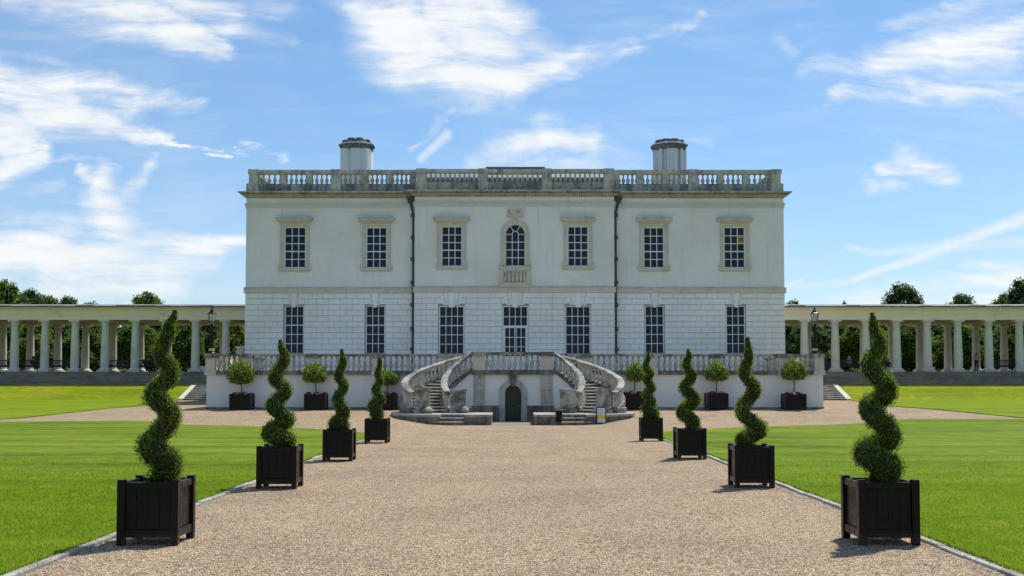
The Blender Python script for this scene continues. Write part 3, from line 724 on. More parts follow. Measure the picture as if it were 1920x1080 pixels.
def make_roof():
    mb = MB(); mb.box(WXL+.1, WXR-.1, YW+.35, 111.9, ZP0-.3, ZP0+.35)
    # low central lead roof seen behind the middle of the balustrade
    x0, x1 = X(786, 330, 80), X(1145, 330, 80); zb = ZP0+.35; zt = Z(327.5, 80)
    mb.add([(x0,79,zb),(x1,79,zb),(x1,106,zb),(x0,106,zb),(x0+.1,79.2,zt-.35),(x1-.1,79.2,zt-.35),(x1-.1,105.3,zt-.35),(x0+.1,105.3,zt-.35),(x0+.5,80,zt),(x1-.5,80,zt),(x1-.5,101,zt),(x0+.5,101,zt)],
           [(0,1,5,4),(1,2,6,5),(2,3,7,6),(3,0,4,7),(4,5,9,8),(5,6,10,9),(6,7,11,10),(7,4,8,11),(8,9,10,11)])
    roof = hb(mb, 'roof', M['lead'])
    Yl = 90; mb = MB(); x0, x1 = X(911.5, 315, Yl), X(1020.5, 315, Yl); z0, z1 = zt+.01, Z(316.6, Yl)
    n = 6
    for i in range(n+1):
        x = x0+.15+(x1-x0-.3)*i/n; mb.box(x-.06, x+.06, Yl, Yl+.1, z0, z1)
    mb.box(x0+.1, x1-.1, Yl+.02, Yl+.08, z0, z0+(z1-z0)*.55); mb.box(x0+.1, x1-.1, Yl-.01, Yl+.11, z1-.09, z1)
    mb.box(x0+.1, x0+.2, Yl+.1, Yl+4, z0, z1); mb.box(x1-.2, x1-.1, Yl+.1, Yl+4, z0, z1)
    ln = hb(mb, 'roof_lantern', M['white'], roof)
    mb = MB(); zr = Z(310.8, Yl)
    mb.add([(x0-.05,Yl-.1,z1+.01),(x1+.05,Yl-.1,z1+.01),(x1+.05,Yl+4.1,z1+.01),(x0-.05,Yl+4.1,z1+.01),(x0-.05,Yl-.1,z1+.14),(x1+.05,Yl-.1,z1+.14),(x1+.05,Yl+4.1,z1+.14),(x0-.05,Yl+4.1,z1+.14),(x0+.6,Yl+2,zr),(x1-.6,Yl+2,zr)],
           [(0,3,2,1),(0,1,5,4),(1,2,6,5),(2,3,7,6),(3,0,4,7),(4,5,9,8),(6,7,8,9),(5,6,9),(7,4,8)])
    mb.lathe([(.06, 0), (.05, .15), (.02, .3)], (x0+x1)/2, Yl+2, zr-.02, 8)
    hb(mb, 'lantern_roof', M['lead'], ln)
    # chimneys: clustered octagonal stacks with moulded caps
    for (pa, pb, oct_) in ((636, 694, 0), (1229, 1288.5, 1)):
        Y = 88.0; x0, x1 = X(pa, 300, Y), X(pb, 300, Y); xc = (x0+x1)/2; w = (x1-x0)/2; z0 = ZP0; z1 = Z(278, Y)
        mb = MB(); yc = Y+w
        if not oct_:
            q = w*.42; mb.prism_z([(xc-w, Y+q), (xc-w+.22, Y), (xc+w-.22, Y), (xc+w, Y+q), (xc+w, Y+2*w-q), (xc+w-q, Y+2*w), (xc-w+q, Y+2*w), (xc-w, Y+2*w-q)], z0, z1)
            mb.box(xc-.28, xc+.42, Y-.22, Y+.3, z0, z1-.001)
            for k in (-.10, .24): mb.box(xc+k-.05, xc+k+.05, Y-.30, Y-.221, z0, z1-.22)
            mb.box(xc-.62, xc-.50, Y-.07, Y+.2, z0, z1-.002); mb.box(xc+.72, xc+.84, Y-.07, Y+.2, z0, z1-.002)
        else:
            mb.lathe([(w*1.0, 0), (w*1.0, z1-z0)], xc, yc, z0, 8, rot=R(22.5))
            mb.box(xc-.36, xc+.42, Y-.18, Y+.5, z0, z1-.001)
            for k in (-.12, .20): mb.box(xc+k-.05, xc+k+.05, Y-.26, Y-.181, z0, z1-.22)
            for k in (-.97, -.66, .66, .97): mb.box(xc+k*w-.09, xc+k*w+.09, yc-w*(1.02 if abs(k) < .8 else .45)-.0, yc, z0, z1-.01)
        c = hb(mb, 'chimney', M['chim'], roof)
        mb = MB(); zq = Z(259, Y)-z1
        mb.lathe([(w*1.06, 0), (w*1.10, zq*.1), (w*1.12, zq*.30), (w*1.22, zq*.42), (w*1.24, zq*.52), (w*1.0, zq*.75), (w*.95, zq)], xc, yc, z1, 8, rot=R(22.5))
        mb.box(xc-.48, xc+.40, Y-.28, Y+.5, z1, z1+zq*.5)
        for i in range(8):
            a = R(45*i+22); mb.box(xc+math.cos(a)*w*.7-.24, xc+math.cos(a)*w*.7+.24, yc+math.sin(a)*w*.7-.24, yc+math.sin(a)*w*.7+.24, z1+zq*.8, z1+zq*random.uniform(.98, 1.12))
        hb(mb, 'chimney_cap', M['chimcap'], c)
make_roof()
# windows
def sash(rc, Y, nx, ny, fr=.10, bar=.045, meet=None, name='window', setb=.17, thick_mid=False):
    x0, x1, z0, z1 = rc; mb = MB(); y = Y+setb
    mb.box(x0-fr, x0, y-.05, y+.07, z0-fr, z1+fr); mb.box(x1, x1+fr, y-.05, y+.07, z0-fr, z1+fr)
    mb.box(x0, x1, y-.05, y+.07, z1, z1+fr); mb.box(x0, x1, y-.06, y+.07, z0-fr, z0)
    for i in range(1, nx):
        x = x0+(x1-x0)*i/nx; b = bar*(2.2 if thick_mid and i == nx//2 else 1); mb.box(x-b/2, x+b/2, y, y+.04, z0, z1)
    for j in range(1, ny):
        z = z0+(z1-z0)*j/ny; b = bar*(1.5 if meet == j else 1); mb.box(x0, x1, y-.004, y+.044, z-b/2, z+b/2)
    w = hb(mb, name, M['white'])
    g = MB(); g.add([(x0,y+.03,z0),(x1,y+.03,z0),(x1,y+.03,z1),(x0,y+.03,z1)], [(0,1,2,3)]); g.add([(x0-fr,y+.25,z0-fr),(x1+fr,y+.25,z0-fr),(x1+fr,y+.25,z1+fr),(x0-fr,y+.25,z1+fr)], [(0,1,2,3)])
    hb(g, 'pane', M['glass'], w)
    return w
def make_windows():
    for i, u in enumerate(UP):
        Y = yf(u[0]); rc = rect(*u, Y); w = sash(rc, Y, 3, 5, .10, .05, 2)
        x0, x1, z0, z1 = rc; A = .10; B = .32
        mb = MB(); ya, yb = Y-.07, Y+.02
        for s, e in ((x0, -1), (x1, 1)):
            a, b = sorted((s+e*A, s+e*B)); mb.box(a, b, ya, yb, z0-.12, z1+B)
            a, b = sorted((s+e*(B-.06), s+e*B)); mb.box(a, b, ya-.03, ya-.002, z0-.12, z1+B)
            a, b = sorted((s+e*(B-.02), s+e*(B+.12))); mb.box(a, b, ya-.05, yb, z0-.12, z0+.14)
        mb.box(x0-A, x1+A, ya, yb, z1+A, z1+B)
        hb(mb, 'architrave', M['window_stone'], w)
        mb = MB(); mb.box(x0-B-.12, x1+B+.12, Y-.16, Y+.0, z0-.24, z0-.12); mb.box(x0-B-.02, x1+B+.02, Y-.08, Y, z0-.31, z0-.24)
        hb(mb, 'sill', M['window_stone'], w)
        mb = MB(); zt = Z(410.5 if Y == YW else 409.5, Y)
        if i == 0 or i == 5: zt = Z(410.2, Y)
        mb.box(x0-B+.02, x1+B-.02, Y-.06, Y, z1+B, zt-.30); mb.box(x0-B-.03, x1+B+.03, Y-.14, Y, zt-.30, zt-.22)
        mb.box(x0-B-.14, x1+B+.14, Y-.26, Y, zt-.22, zt-.14); mb.box(x0-B-.24, x1+B+.24, Y-.36, Y, zt-.14, zt-.05); mb.box(x0-B-.26, x1+B+.26, Y-.38, Y, zt-.05, zt+.03, 1)
        hb(mb, 'hood', [M['window_stone'], M['parapet']], w)
        if i == 5:
            mb = MB(); wx = (x1-x0)/3; hz = (z1-z0)/5; xa, za = x0+2*wx+.03, z0+3*hz+.03
            mb.box(xa, xa+wx-.06, Y+.14, Y+.19, za, za+hz-.06); v = hb(mb, 'vent_panel', plain('plywood', (.42, .22, .09), .7), w)
            k = MB(); k.tube([(xa+wx/2-.03, Y+.138, za+hz/2-.03), (xa+wx/2-.03, Y+.12, za+hz/2-.03)], .09, 12); hb(k, 'vent_grille', M['pipe'], v)
    for l in LO:
        Y = yf(l[0]); sash(rect(*l[:4], Y), Y, l[4], 5, .085 if l[4] == 3 else .10, .042, 3)
    # french window in the middle of the lower floor
    x0, x1, z0, z1 = rect(944.4, 988, 575.5, 668, YC)
    zt = Z(611.7, YC); mb = MB(); y = YC+.17
    w = None
    mb.box(door_hole[0]-.02, x0, y-.05, y+.07, zfloor, z1+.1); mb.box(x1, door_hole[1]+.02, y-.05, y+.07, zfloor, z1+.1); mb.box(x0, x1, y-.05, y+.07, z1, z1+.1)
    mb.box(x0, x1, y-.05, y+.06, zt-.06, zt+.05)
    for i in (1, 2, 3):
        x = x0+(x1-x0)*i/4; mb.box(x-.022, x+.022, y, y+.04, zt, z1)
    mb.box(x0, x1, y-.003, y+.043, (zt+z1)/2-.022, (zt+z1)/2+.022)
    w = hb(mb, 'window', M['white']); w['label'] = 'tall french window with four columns of panes'
    g = MB(); g.add([(x0,y+.03,zfloor),(x1,y+.03,zfloor),(x1,y+.03,z1),(x0,y+.03,z1)], [(0,1,2,3)]); hb(g, 'pane', M['glass'], w)
    for s in (0, 1):
        a = x0 if s == 0 else (x0+x1)/2; b = (x0+x1)/2 if s == 0 else x1; mb = MB(); zk = Z(668, YC)
        mb.box(a, a+.10, y-.03, y+.028, zfloor+.06, zt-.06); mb.box(b-.06, b, y-.03, y+.028, zfloor+.06, zt-.06) if s == 0 else mb.box(b-.10, b, y-.03, y+.028, zfloor+.06, zt-.06)
        if s == 1: mb.box(a, a+.06, y-.03, y+.028, zfloor+.06, zt-.06)
        mb.box(a+.06, b-.06, y-.025, y+.02, zfloor+.06, zk); mb.box(a+.06, b-.06, y-.025, y+.02, zt-.11, zt-.06)
        mb.box((a+b)/2-.022, (a+b)/2+.022, y-.02, y+.02, zk, zt-.1)
        for j in (1, 2): z = zk+(zt-.1-zk)*j/3; mb.box(a+.1, b-.06, y-.022, y+.018, z-.022, z+.022)
        hb(mb, 'door_leaf', M['white'], w)
    # round headed window
    x0, x1, z0, _ = rect(949, 983.3, 421.8, 497.4, YC); xc = (x0+x1)/2; r = (x1-x0)/2; zs = Z(421.8, YC)-r; y = YC+.16
    def arc(rad, n=24, a0=0, a1=180): return [(xc+rad*math.cos(R(a0+(a1-a0)*i/n)), zs+rad*math.sin(R(a0+(a1-a0)*i/n))) for i in range(n+1)]
    def ring(mb, r0, r1, ya, yb, a0=0, a1=180, mi=0, n=24):
        A = arc(r0, n, a0, a1); B = arc(r1, n, a0, a1)
        for i in range(n): mb.prism_y([A[i], B[i], B[i+1], A[i+1]], ya, yb, mi)
    mb = MB(); bar = .05
    mb.box(x0-.09, x0, y-.05, y+.07, z0-.1, zs); mb.box(x1, x1+.09, y-.05, y+.07, z0-.1, zs); mb.box(x0, x1, y-.05, y+.07, z0-.1, z0); ring(mb, r, r+.09, y-.05, y+.07)
    ri = r/3
    for i in (1, 2): x = x0+(x1-x0)*i/3; mb.box(x-bar/2, x+bar/2, y, y+.04, z0, zs)
    rows = 5; hz = (zs-z0)/4.0
    for j in range(1, 5): mb.box(x0, x1, y-.003, y+.043, z0+hz*j-bar/2, z0+hz*j+bar/2) if j < 4 else (mb.box(x0, x0+r-ri, y-.003, y+.043, zs-bar/2, zs+bar/2), mb.box(x1-r+ri, x1, y-.003, y+.043, zs-bar/2, zs+bar/2))
    ring(mb, ri-bar/2, ri+bar/2, y, y+.04)
    for a in (60, 120):
        ca, sa = math.cos(R(a)), math.sin(R(a)); p, q = (xc+ri*ca, zs+ri*sa), (xc+r*ca, zs+r*sa); mb.prism_y([(p[0]-sa*bar/2, p[1]+ca*bar/2), (p[0]+sa*bar/2, p[1]-ca*bar/2), (q[0]+sa*bar/2, q[1]-ca*bar/2), (q[0]-sa*bar/2, q[1]+ca*bar/2)], y, y+.04)
    w = hb(mb, 'window', M['white']); w['label'] = 'round headed window with fan glazing bars'
    g = MB(); g.add([(p[0], y+.03, p[1]) for p in [(x0, z0)]+[(x1, z0)]+arc(r)], [tuple(range(27))]); hb(g, 'pane', M['glass'], w)
    mb = MB(); ring(mb, r+.01, r+.27, YC-.08, YC+.03); ring(mb, r+.23, r+.32, YC-.12, YC-.081)
    for s in (-1, 1):
        a, b = sorted((xc+s*(r+.01), xc+s*(r+.27))); mb.box(a, b, YC-.08, YC+.03, z0-.12, zs); a, b = sorted((xc+s*(r+.23), xc+s*(r+.32))); mb.box(a, b, YC-.12, YC-.081, z0-.12, zs)
        a, b = sorted((xc+s*(r+.27), xc+s*(r+.42))); mb.box(a, b, YC-.13, YC+.03, z0-.12, z0+.14)
    mb.prism_y([(xc-.08, zs+r+.03), (xc+.08, zs+r+.03), (xc+.12, zs+r+.36), (xc-.12, zs+r+.36)], YC-.16, YC-.03)
    hb(mb, 'architrave', M['window_stone'], w)
    mb = MB(); xa, xb = X(937, 500, YC), X(994.3, 500, YC); zt = Z(502.3, YC)
    mb.box(xa-.04, xb+.04, YC-.34, YC, zt-.10, zt+.03); mb.box(xa, xb, YC-.26, YC, zt-.22, zt-.10)
    hb(mb, 'sill', M['window_stone'], w)
    # false balustrade panel beneath it
    mb = MB(); zb0, zb1 = Z(538.5, YC), zt-.22; zq = Z(530.5, YC)
    mb.box(xa-.02, xb+.02, YC-.27, YC, zb0, zq); mb.box(xa, xa+.26, YC-.22, YC, zq, zb1); mb.box(xb-.26, xb, YC-.22, YC, zq, zb1); mb.box(xa+.26, xb-.26, YC-.05, YC, zq, zb1)
    bp = hb(mb, 'balcony_panel', M['window_stone'])
    h = zb1-zq; me = baluster_mesh('baluster', h, .26, M['window_stone'])
    for i in range(6): put(me, 'baluster', bp, (xa+.37+(xb-xa-.74)*i/5, YC-.12, zq))
    # carved tablet above
    mb = MB(); a, b, c, d = rect(950, 981.3, 391.5, 408.5, YC); mb.box(a, b, YC-.06, YC, c, d)
    for (p, q, e, f) in ((a, b, d-.06, d), (a, b, c, c+.06), (a, a+.06, c+.06, d-.06), (b-.06, b, c+.06, d-.06)): mb.box(p, q, YC-.09, YC-.061, e, f)
    for k in range(22):
        x = random.uniform(a+.1, b-.1); z = random.uniform(c+.1, d-.1); mb.lathe([(.07, 0), (.03, .03)], 0, 0, 0, 5) if False else mb.box(x-.05, x+.05, YC-.085, YC-.061, z-.02, z+.03)
    hb(mb, 'carved_tablet', M['window_stone'])
make_windows()
def make_pipes():
    for s in (-1, 1):
        x = (CXL-.16) if s < 0 else (CXR+.16); mb = MB(); zt = zz(375)
        mb.tube([(x, YW-.12, zt-.9), (x, YW-.12, zfloor)], .065, 8)
        mb.tube([(x+s*.25, YW-.14, zt+.1), (x, YW-.12, zt-.9)], [.085, .065], 8)
        mb.prism_y([(x-.12+s*.2, zt-.25), (x+.12+s*.2, zt-.25), (x+.25+s*.2, zt+.18), (x-.25+s*.2, zt+.18)], YW-.34, YW-.03)
        for py in (404, 446, 486, 530, 572, 617, 655):
            z = zz(py); mb.box(min(x, x-s*.0)-.14, x+.14, YW-.18, YW-.03, z-.12, z+.12)
        hb(mb, 'downpipe', M['pipe'])
make_pipes()
# ------------------------------------------------------------ terrace
YT = 62.0
terr = empty('terrace', (0, YT, 0), 'white walled raised terrace with stone balustrade in front of the house', 'terrace')
TX0, TX1 = X(387, 735, YT), X(1543.5, 735, YT); ZT = {k: Z(v, YT) for k, v in dict(cop=664, copb=668, plt=695, plb=702.5, base=763.5).items()}
XS0 = X(962, 720, 59.0)   # axis of the stairs
def make_terrace():
    mb = MB(); mb.box(TX0, TX1, YT, YW-.7, -.35, ZT['plb']); mb.box(WXL+.2, WXR-.2, YW-.7, YW+.2, -.35, zfloor)
    hb(mb, 'terrace_wall', M['white_wall'], terr)
    mb = MB(); mb.box(TX0-.04, TX1+.04, YT-.05, YW-.8, -.4, ZT['base']); hb(mb, 'wall_base', M['darkstone'], terr)
    mb = MB(); mb.box(TX0-.02, TX1+.02, YT-.10, YW-.75, ZT['plb'], zfloor+.1); hb(mb, 'terrace_floor', M['step'], terr)
    mb = MB(); t = .36; y0 = YT-.02
    gapL, gapR = X(877, 690, YT), X(1047, 690, YT)
    for a, b in ((TX0-.04, gapL), (gapR, TX1+.04)):
        mb.box(a, b, y0-.08, y0+t+.08, zfloor+.102, ZT['plt']+.0, 1); mb.box(a, b, y0-.11, y0+t+.11, ZT['copb'], ZT['cop'], 2)
    mb.box(TX0-.03, gapL, y0-.115, y0, ZT['plb']-.01, zfloor+.103, 1); mb.box(gapR, TX1+.03, y0-.115, y0, ZT['plb']-.01, zfloor+.103, 1)
    piers = [(386.5, 404.5), (452.6, 470.7), (576.6, 594.6), (699, 716), (824, 842)]; mir = lambda a: (2*965.1-a[1], 2*965.1-a[0])
    for a, b in piers + [mir(p) for p in piers]:
        x0, x1 = X(a, 680, YT), X(b, 680, YT); mb.box(x0, x1, y0-.13, y0+t+.05, ZT['plb'], ZT['copb']); mb.box(x0-.06, x1+.06, y0-.18, y0+t+.1, ZT['copb']-.10, ZT['cop']+.02, 2)
        mb.box(x0-.05, x1+.05, y0-.17, y0+t, ZT['plb']-.02, ZT['plt']+.03)
    for s, xx in ((-1, TX0), (1, TX1)):
        a, b = (xx-.02, xx+t) if s < 0 else (xx-t, xx+.02)
        mb.box(a, b, y0+t+.12, YW-.9, zfloor+.102, ZT['plt'], 1); mb.box(a-.06, b+.06, y0+t+.13, YW-.9, ZT['copb'], ZT['cop']-.01, 2)
        for y in (65.5, 69.0, 72.5): mb.box(a-.02, b+.02, y, y+.55, zfloor+.1, ZT['copb'])
    bal = hb(mb, 'terrace_balustrade', [M['window_stone'], M['darkstone'], M['rail']], terr)
    h = ZT['copb']-ZT['plt']; me = baluster_mesh('baluster', h, .245, M['balu'], 12)
    bays = [(404.5, 452.6, 5), (470.7, 576.6, 10), (594.6, 699, 10), (716, 824, 10), (842, 866, 2)]
    for a, b, n in bays + [(*mir(p[:2]), p[2]) for p in bays]:
        x0, x1 = X(a, 680, YT), X(b, 680, YT)
        for i in range(n): put(me, 'baluster', bal, (x0+(x1-x0)*(i+.5)/n, y0+t/2, ZT['plt']))
    mb = MB(); pr = [(r*.29, z*h) for r, z in BAL[::2]]
    for xx in (TX0+t/2-.01, TX1-t/2+.01):
        y = 62.9
        while y < 74.9: mb.lathe(pr, xx, y, ZT['plt'], 8); y += .36
    o = hb(mb, 'side_balusters', M['balu'], bal); o['kind'] = 'stuff'
    # central block between the stairs
    YB = 59.0; xa, xb = X(885, 700, YB), X(1038, 700, YB); Zb = lambda p: Z(p, YB)
    z0 = -.75; zl = Zb(702); mb = MB()
    pa, pb = X(909, 700, YB), X(1013.5, 700, YB)
    dx0, dx1 = X(946.8, 760, YB), X(977.2, 760, YB); dz1 = Zb(722.3); rr = (dx1-dx0)/2; dxc = (dx0+dx1)/2
    wall(mb, xa+.02, xb-.02, z0, zl, YB, [(dx0, dx1, z0+.01, dz1)], .5)
    mb.box(xa+.02, xb-.02, YB+.52, YT+.1, z0, zl); mb.add([(xa+.02,YB,z0),(xa+.02,YB+.6,z0),(xa+.02,YB+.6,zl),(xa+.02,YB,zl)], [(0,1,2,3)]); mb.add([(xb-.02,YB,z0),(xb-.02,YB+.6,z0),(xb-.02,YB+.6,zl),(xb-.02,YB,zl)], [(0,1,2,3)])
    blk = hb(mb, 'entrance_block', M['white_wall'], terr)
    for a, b in ((xa, pa), (pb, xb)):
        mb = MB(); mb.box(a, b, YB-.10, YB-.002, Zb(762), zl-.002); mb.box(a-.0, b+.0, YB-.102, YB-.1, Zb(731.5), Zb(730.8), 1)
        hb(mb, 'pilaster', [M['balu'], M['darkstone']], blk)
    mb = MB(); sw = X(988, 760, YB)-dxc
    for a, b in ((xa-.02, dxc-sw), (dxc+sw, xb+.02)): mb.box(a, b, YB-.14, YB-.003, z0, Zb(763.5)); mb.box(a, b, YB-.12, YB-.003, Zb(763.5), Zb(760.5))
    hb(mb, 'block_base', M['darkstone'], blk)
    mb = MB(); zs = dz1-rr
    def arc(rad, n=20): return [(dxc+rad*math.cos(math.pi*i/n), zs+rad*math.sin(math.pi*i/n)) for i in range(n+1)]
    A, B = arc(rr-.005), arc(sw)
    for i in range(20): mb.prism_y([A[i], B[i], B[i+1], A[i+1]], YB-.09, YB+.02)
    mb.box(dxc-sw, dxc-rr+.005, YB-.09, YB+.02, z0, zs); mb.box(dxc+rr-.005, dxc+sw, YB-.09, YB+.02, z0, zs)
    sur = hb(mb, 'door_surround', M['balu'], blk)
    k = MB(); k.prism_y([(dxc-.12, dz1-.05), (dxc+.12, dz1-.05), (dxc+.23, zl-.003), (dxc-.23, zl-.003)], YB-.20, YB-.01); hb(k, 'keystone', M['darkstone'], sur)
    mb = MB(); mb.add([(p[0], YB+.16, p[1]) for p in [(dx0, z0), (dx1, z0)]+arc(rr)], [tuple(range(23))])
    for i in range(2):
        for (za, zb_) in ((z0+.15, z0+.75), (z0+.88, zs-.05)):
            x = dx0+.07+i*(rr); mb.box(x, x+rr-.14, YB+.13, YB+.159, za, zb_)
    d = hb(mb, 'door', M['door'], blk); k = MB(); k.lathe([(.02, 0), (.035, .02), (.03, .05)], dx1-.10, YB+.11, z0+.85, 8); hb(k, 'door_handle', M['brass'], d)
    mb = MB(); mb.box(xa-.03, xb+.03, YB-.22, YT-.1, Zb(702.3), Zb(693.5)); fl = hb(mb, 'landing', M['darkstone'], blk)
    mb = MB(); zc0, zc1 = Zb(665), Zb(660.3); zp = Zb(693.5)
    mb.box(xa-.04, xb+.04, YB-.26, YB+.20, zc0, zc1, 1)
    xpa, xpb = X(908, 680, YB), X(1013.5, 680, YB)
    for a, b in ((xa+.04, xpa), (xpb, xb-.04)): mb.box(a, b, YB-.21, YB+.17, zp, zc0); mb.box(a-.04, b+.04, YB-.27, YB+.22, zc0-.09, zc1+.015, 1)
    cb = hb(mb, 'landing_balustrade', [M['window_stone'], M['rail']], blk)
    me = baluster_mesh('baluster', zc0-zp, .235, M['balu'], 12)
    for i in range(10): put(me, 'baluster', cb, (xpa+(xpb-xpa)*(i+.5)/10, YB-.02, zp))
    return YB
YBLK = make_terrace()
# ------------------------------------------------------------ curved stairs
def staircase(s):
    side = 'left' if s < 0 else 'right'
    cx, cy = XS0 + s*2.02, 57.55; ri, ro = 1.45, 3.42; rb = YT - .05 - cy; a1 = 216.
    root = empty('curved_staircase', (cx, cy, 0), 'curved stone staircase with balusters climbing to the terrace, %s of the arched door' % side, 'staircase', 'pair of curved stone staircases')
    def pin(a, r=ri): return Vector((cx - s*r*math.cos(R(a)) * -1 if False else cx + s*(-r*math.cos(R(a))), cy + r*math.sin(R(a)), 0))
    def pout(a, dr=0):
        rr = ro+dr; ry = (rb+dr) if a < 180 else rr
        if a < 180: ry = rb + dr + 0*(a)
        return Vector((cx + s*(-rr*math.cos(R(a))), cy + ry*math.sin(R(a)), 0))
    zb, zt = -.14, zfloor + .1; N = 13; aS = 212.
    def zs(a): return zb + (zt-zb)*min(1, max(0, (aS-a)/(aS-92)))
    # steps: solid blocks, tread on top
    mb = MB()
    for i in range(N):
        b0 = aS - (aS-92)*i/N; b1 = 90 if i == N-1 else aS - (aS-92)*(i+1)/N; z = zb + (zt-zb)*(i+1)/N
        K = 4; aa = [b0+1.0 + (b1-b0-1.0)*k/K for k in range(K+1)]; poly = [pin(a, ri+.05) for a in aa] + [pout(a, -.05) for a in reversed(aa)]
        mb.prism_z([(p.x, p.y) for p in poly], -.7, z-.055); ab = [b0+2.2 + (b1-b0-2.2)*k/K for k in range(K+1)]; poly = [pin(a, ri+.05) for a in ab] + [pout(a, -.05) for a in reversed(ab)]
        mb.prism_z([(p.x, p.y) for p in poly], z-.054, z, 1)  # pale slab edge, the sunlit nosing put into its colour
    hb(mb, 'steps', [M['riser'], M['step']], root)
    def run(pf, a0, a1_, name, nb, lip):
        n = 26; aa = [a0+(a1_-a0)*i/n for i in range(n+1)]
        P = [pf(a) + Vector((0, 0, zs(a))) for a in aa]
        w = MB(); w.sweep([(p.x, p.y, 0) for p in P], [(-.11, -.7), (.11, -.7), (.11, -.1), (-.11, -.1)])
        nn = 4
        for i in range(n+1):
            for j in (2, 3): w.v[i*4+j].z = P[i].z + .02
        wl = hb(w, 'stair_wall', M['white_wall'], root)
        m = MB(); m.sweep([tuple(p) for p in P], [(-.20, .0), (.20, .0), (.20, .22), (-.20, .22)], 1)
        m.sweep([tuple(p + Vector((0, 0, .93))) for p in P], [(-.17, .02), (-.13, -.03), (.13, -.03), (.17, .02), (.17, .09), (.10, .13), (-.10, .13), (-.17, .09)], 0)
        m.sweep([(p.x, p.y, 0) for p in P], [(-.15, -.7), (.15, -.7), (.15, .02), (-.15, .02)], 1)
        r = hb(m, name, [M['rail'], M['darkstone']], root, smooth=True)
        me = baluster_mesh('baluster', .76, .22, M['balu'], 10); acc = Vector((cx, cy, 0))
        for i in range(nb):
            a = a0 + (a1_-a0)*(i+.5)/nb; p = pf(a); put(me, 'baluster', r, (p.x, p.y, zs(a)+.18))
        # an intermediate pier
        return r
    run(lambda a: pin(a, ri), 92, a1-2, 'inner_balustrade', 13, 1)
    run(lambda a: pout(a), 93, a1-1, 'outer_balustrade', 29, 1)
    p = pout(150); m = MB(); m.box(-.28, .28, -.17, .17, zs(150)+.0, zs(150)+1.0); 
    o = hb(m, 'rail_pier', M['rail'], root); o.location = (p.x-cx, p.y-cy, 0); o.rotation_euler.z = s*R(-30)
    # newels
    for px, pyt, Y, wpx in (((791.5, 729, 55.45, 30)), ((859, 729, 56.3, 31))):
        xx = X(px, 750, Y); xx = xx if s < 0 else 2*XS0 - xx; w = wpx/F*Y; z0 = -.15; z1 = Z(729.3, Y)
        m = MB(); m.box(xx-w/2+.03, xx+w/2-.03, Y, Y+.42, z0+.22, z1-.09); m.box(xx-w/2-.02, xx+w/2+.02, Y-.05, Y+.47, z1-.09, z1); m.box(xx-w/2, xx+w/2, Y-.02, Y+.44, z1-.15, z1-.09)
        m.box(xx-w/2-.04, xx+w/2+.04, Y-.06, Y+.46, z0-.5, z0+.20)
        nw = hb(m, 'newel_post', M['rail'], root, bevel=.015)
        bx = xx + (-s)*(w*.30); m = MB(); m.lathe([(.30, 0), (.26, .02), (.34, .14), (.28, .24), (.16, .33), (.05, .36)], bx, Y-.02, z0, 14, sx=.95, sy=.8); hb(m, 'scroll_base', M['rail'], nw, smooth=True)
    # base course around the outer foot
    aa = [135 + (a1-2-135)*i/16 for i in range(17)]
    m = MB(); m.sweep([tuple(pout(a, .02)) for a in aa], [(-.2, -.7), (.24, -.7), (.24, .10), (.18, .14), (-.2, .14)] if s < 0 else [(-.24, -.7), (.2, -.7), (.2, .14), (-.18, .14), (-.24, .10)])
    hb(m, 'foot_course', M['darkstone'], root)
    # platform with two lower steps let into it
    ax = XS0; q = lambda d, y: (ax + s*d, y)
    m = MB(); top = -.14; low = -.78
    st0, st1 = 2.28, 3.45
    outer = [q(st1, 53.95), q(4.1, 54.0), q(4.75, 54.3), q(5.3, 54.8), q(5.75, 55.6), q(6.0, 56.6), q(6.05, 57.6), q(5.9, 58.6), q(5.4, 60.0), q(3.0, 60.0), q(3.0, 55.4), q(st1, 54.62)]
    m.prism_z(outer, low, top-.11); m.prism_z([q((p[0]-ax)*s + (.03 if (p[0]-ax)*s > 3.5 else 0), p[1]-(.03 if p[1] < 54.5 else 0)) for p in outer], top-.108, top, 1)
    m.prism_z([q(1.03, 53.95), q(st0, 53.95), q(st0, 57.2), q(1.03, 57.2)], low, top-.11); m.prism_z([q(1.0, 53.92), q(st0, 53.92), q(st0, 57.2), q(1.0, 57.2)], top-.108, top, 1)
    m.prism_z([q(st0, 54.62), q(st1, 54.62), q(3.0, 55.4), q(3.0, 57.0), q(st0, 57.0)], low, top-.05); m.prism_z([q(st0+.001, 54.60), q(st1-.001, 54.60), q(3.0, 55.39), q(3.0, 57.0), q(st0+.001, 57.0)], top-.049, top-.002, 1)
    m.prism_z([q(st0+.002, 53.80), q(st1+.3, 53.80), q(st1-.002, 54.61), q(st0+.002, 54.61)], low, -.53); m.prism_z([q(st0+.002, 53.76), q(st1+.3, 53.76), q(st1-.002, 54.61), q(st0+.002, 54.61)], -.529, -.47, 1); m.prism_z([q(st0+.004, 54.22), q(st1-.004, 54.22), q(st1-.004, 54.60), q(st0+.004, 54.60)], -.47, -.36); m.prism_z([q(st0+.004, 54.18), q(st1-.004, 54.18), q(st1-.004, 54.595), q(st0+.004, 54.595)], -.359, -.30, 1)
    hb(m, 'foot_platform', [M['darkstone'], M['colstone2']], root)
    return root
staircase(-1); staircase(1)
tag(hb(MB().box(XS0-1.0, XS0+1.0, 54.2, YBLK, -.9, -.635), 'threshold_paving', M['colstep'], terr))
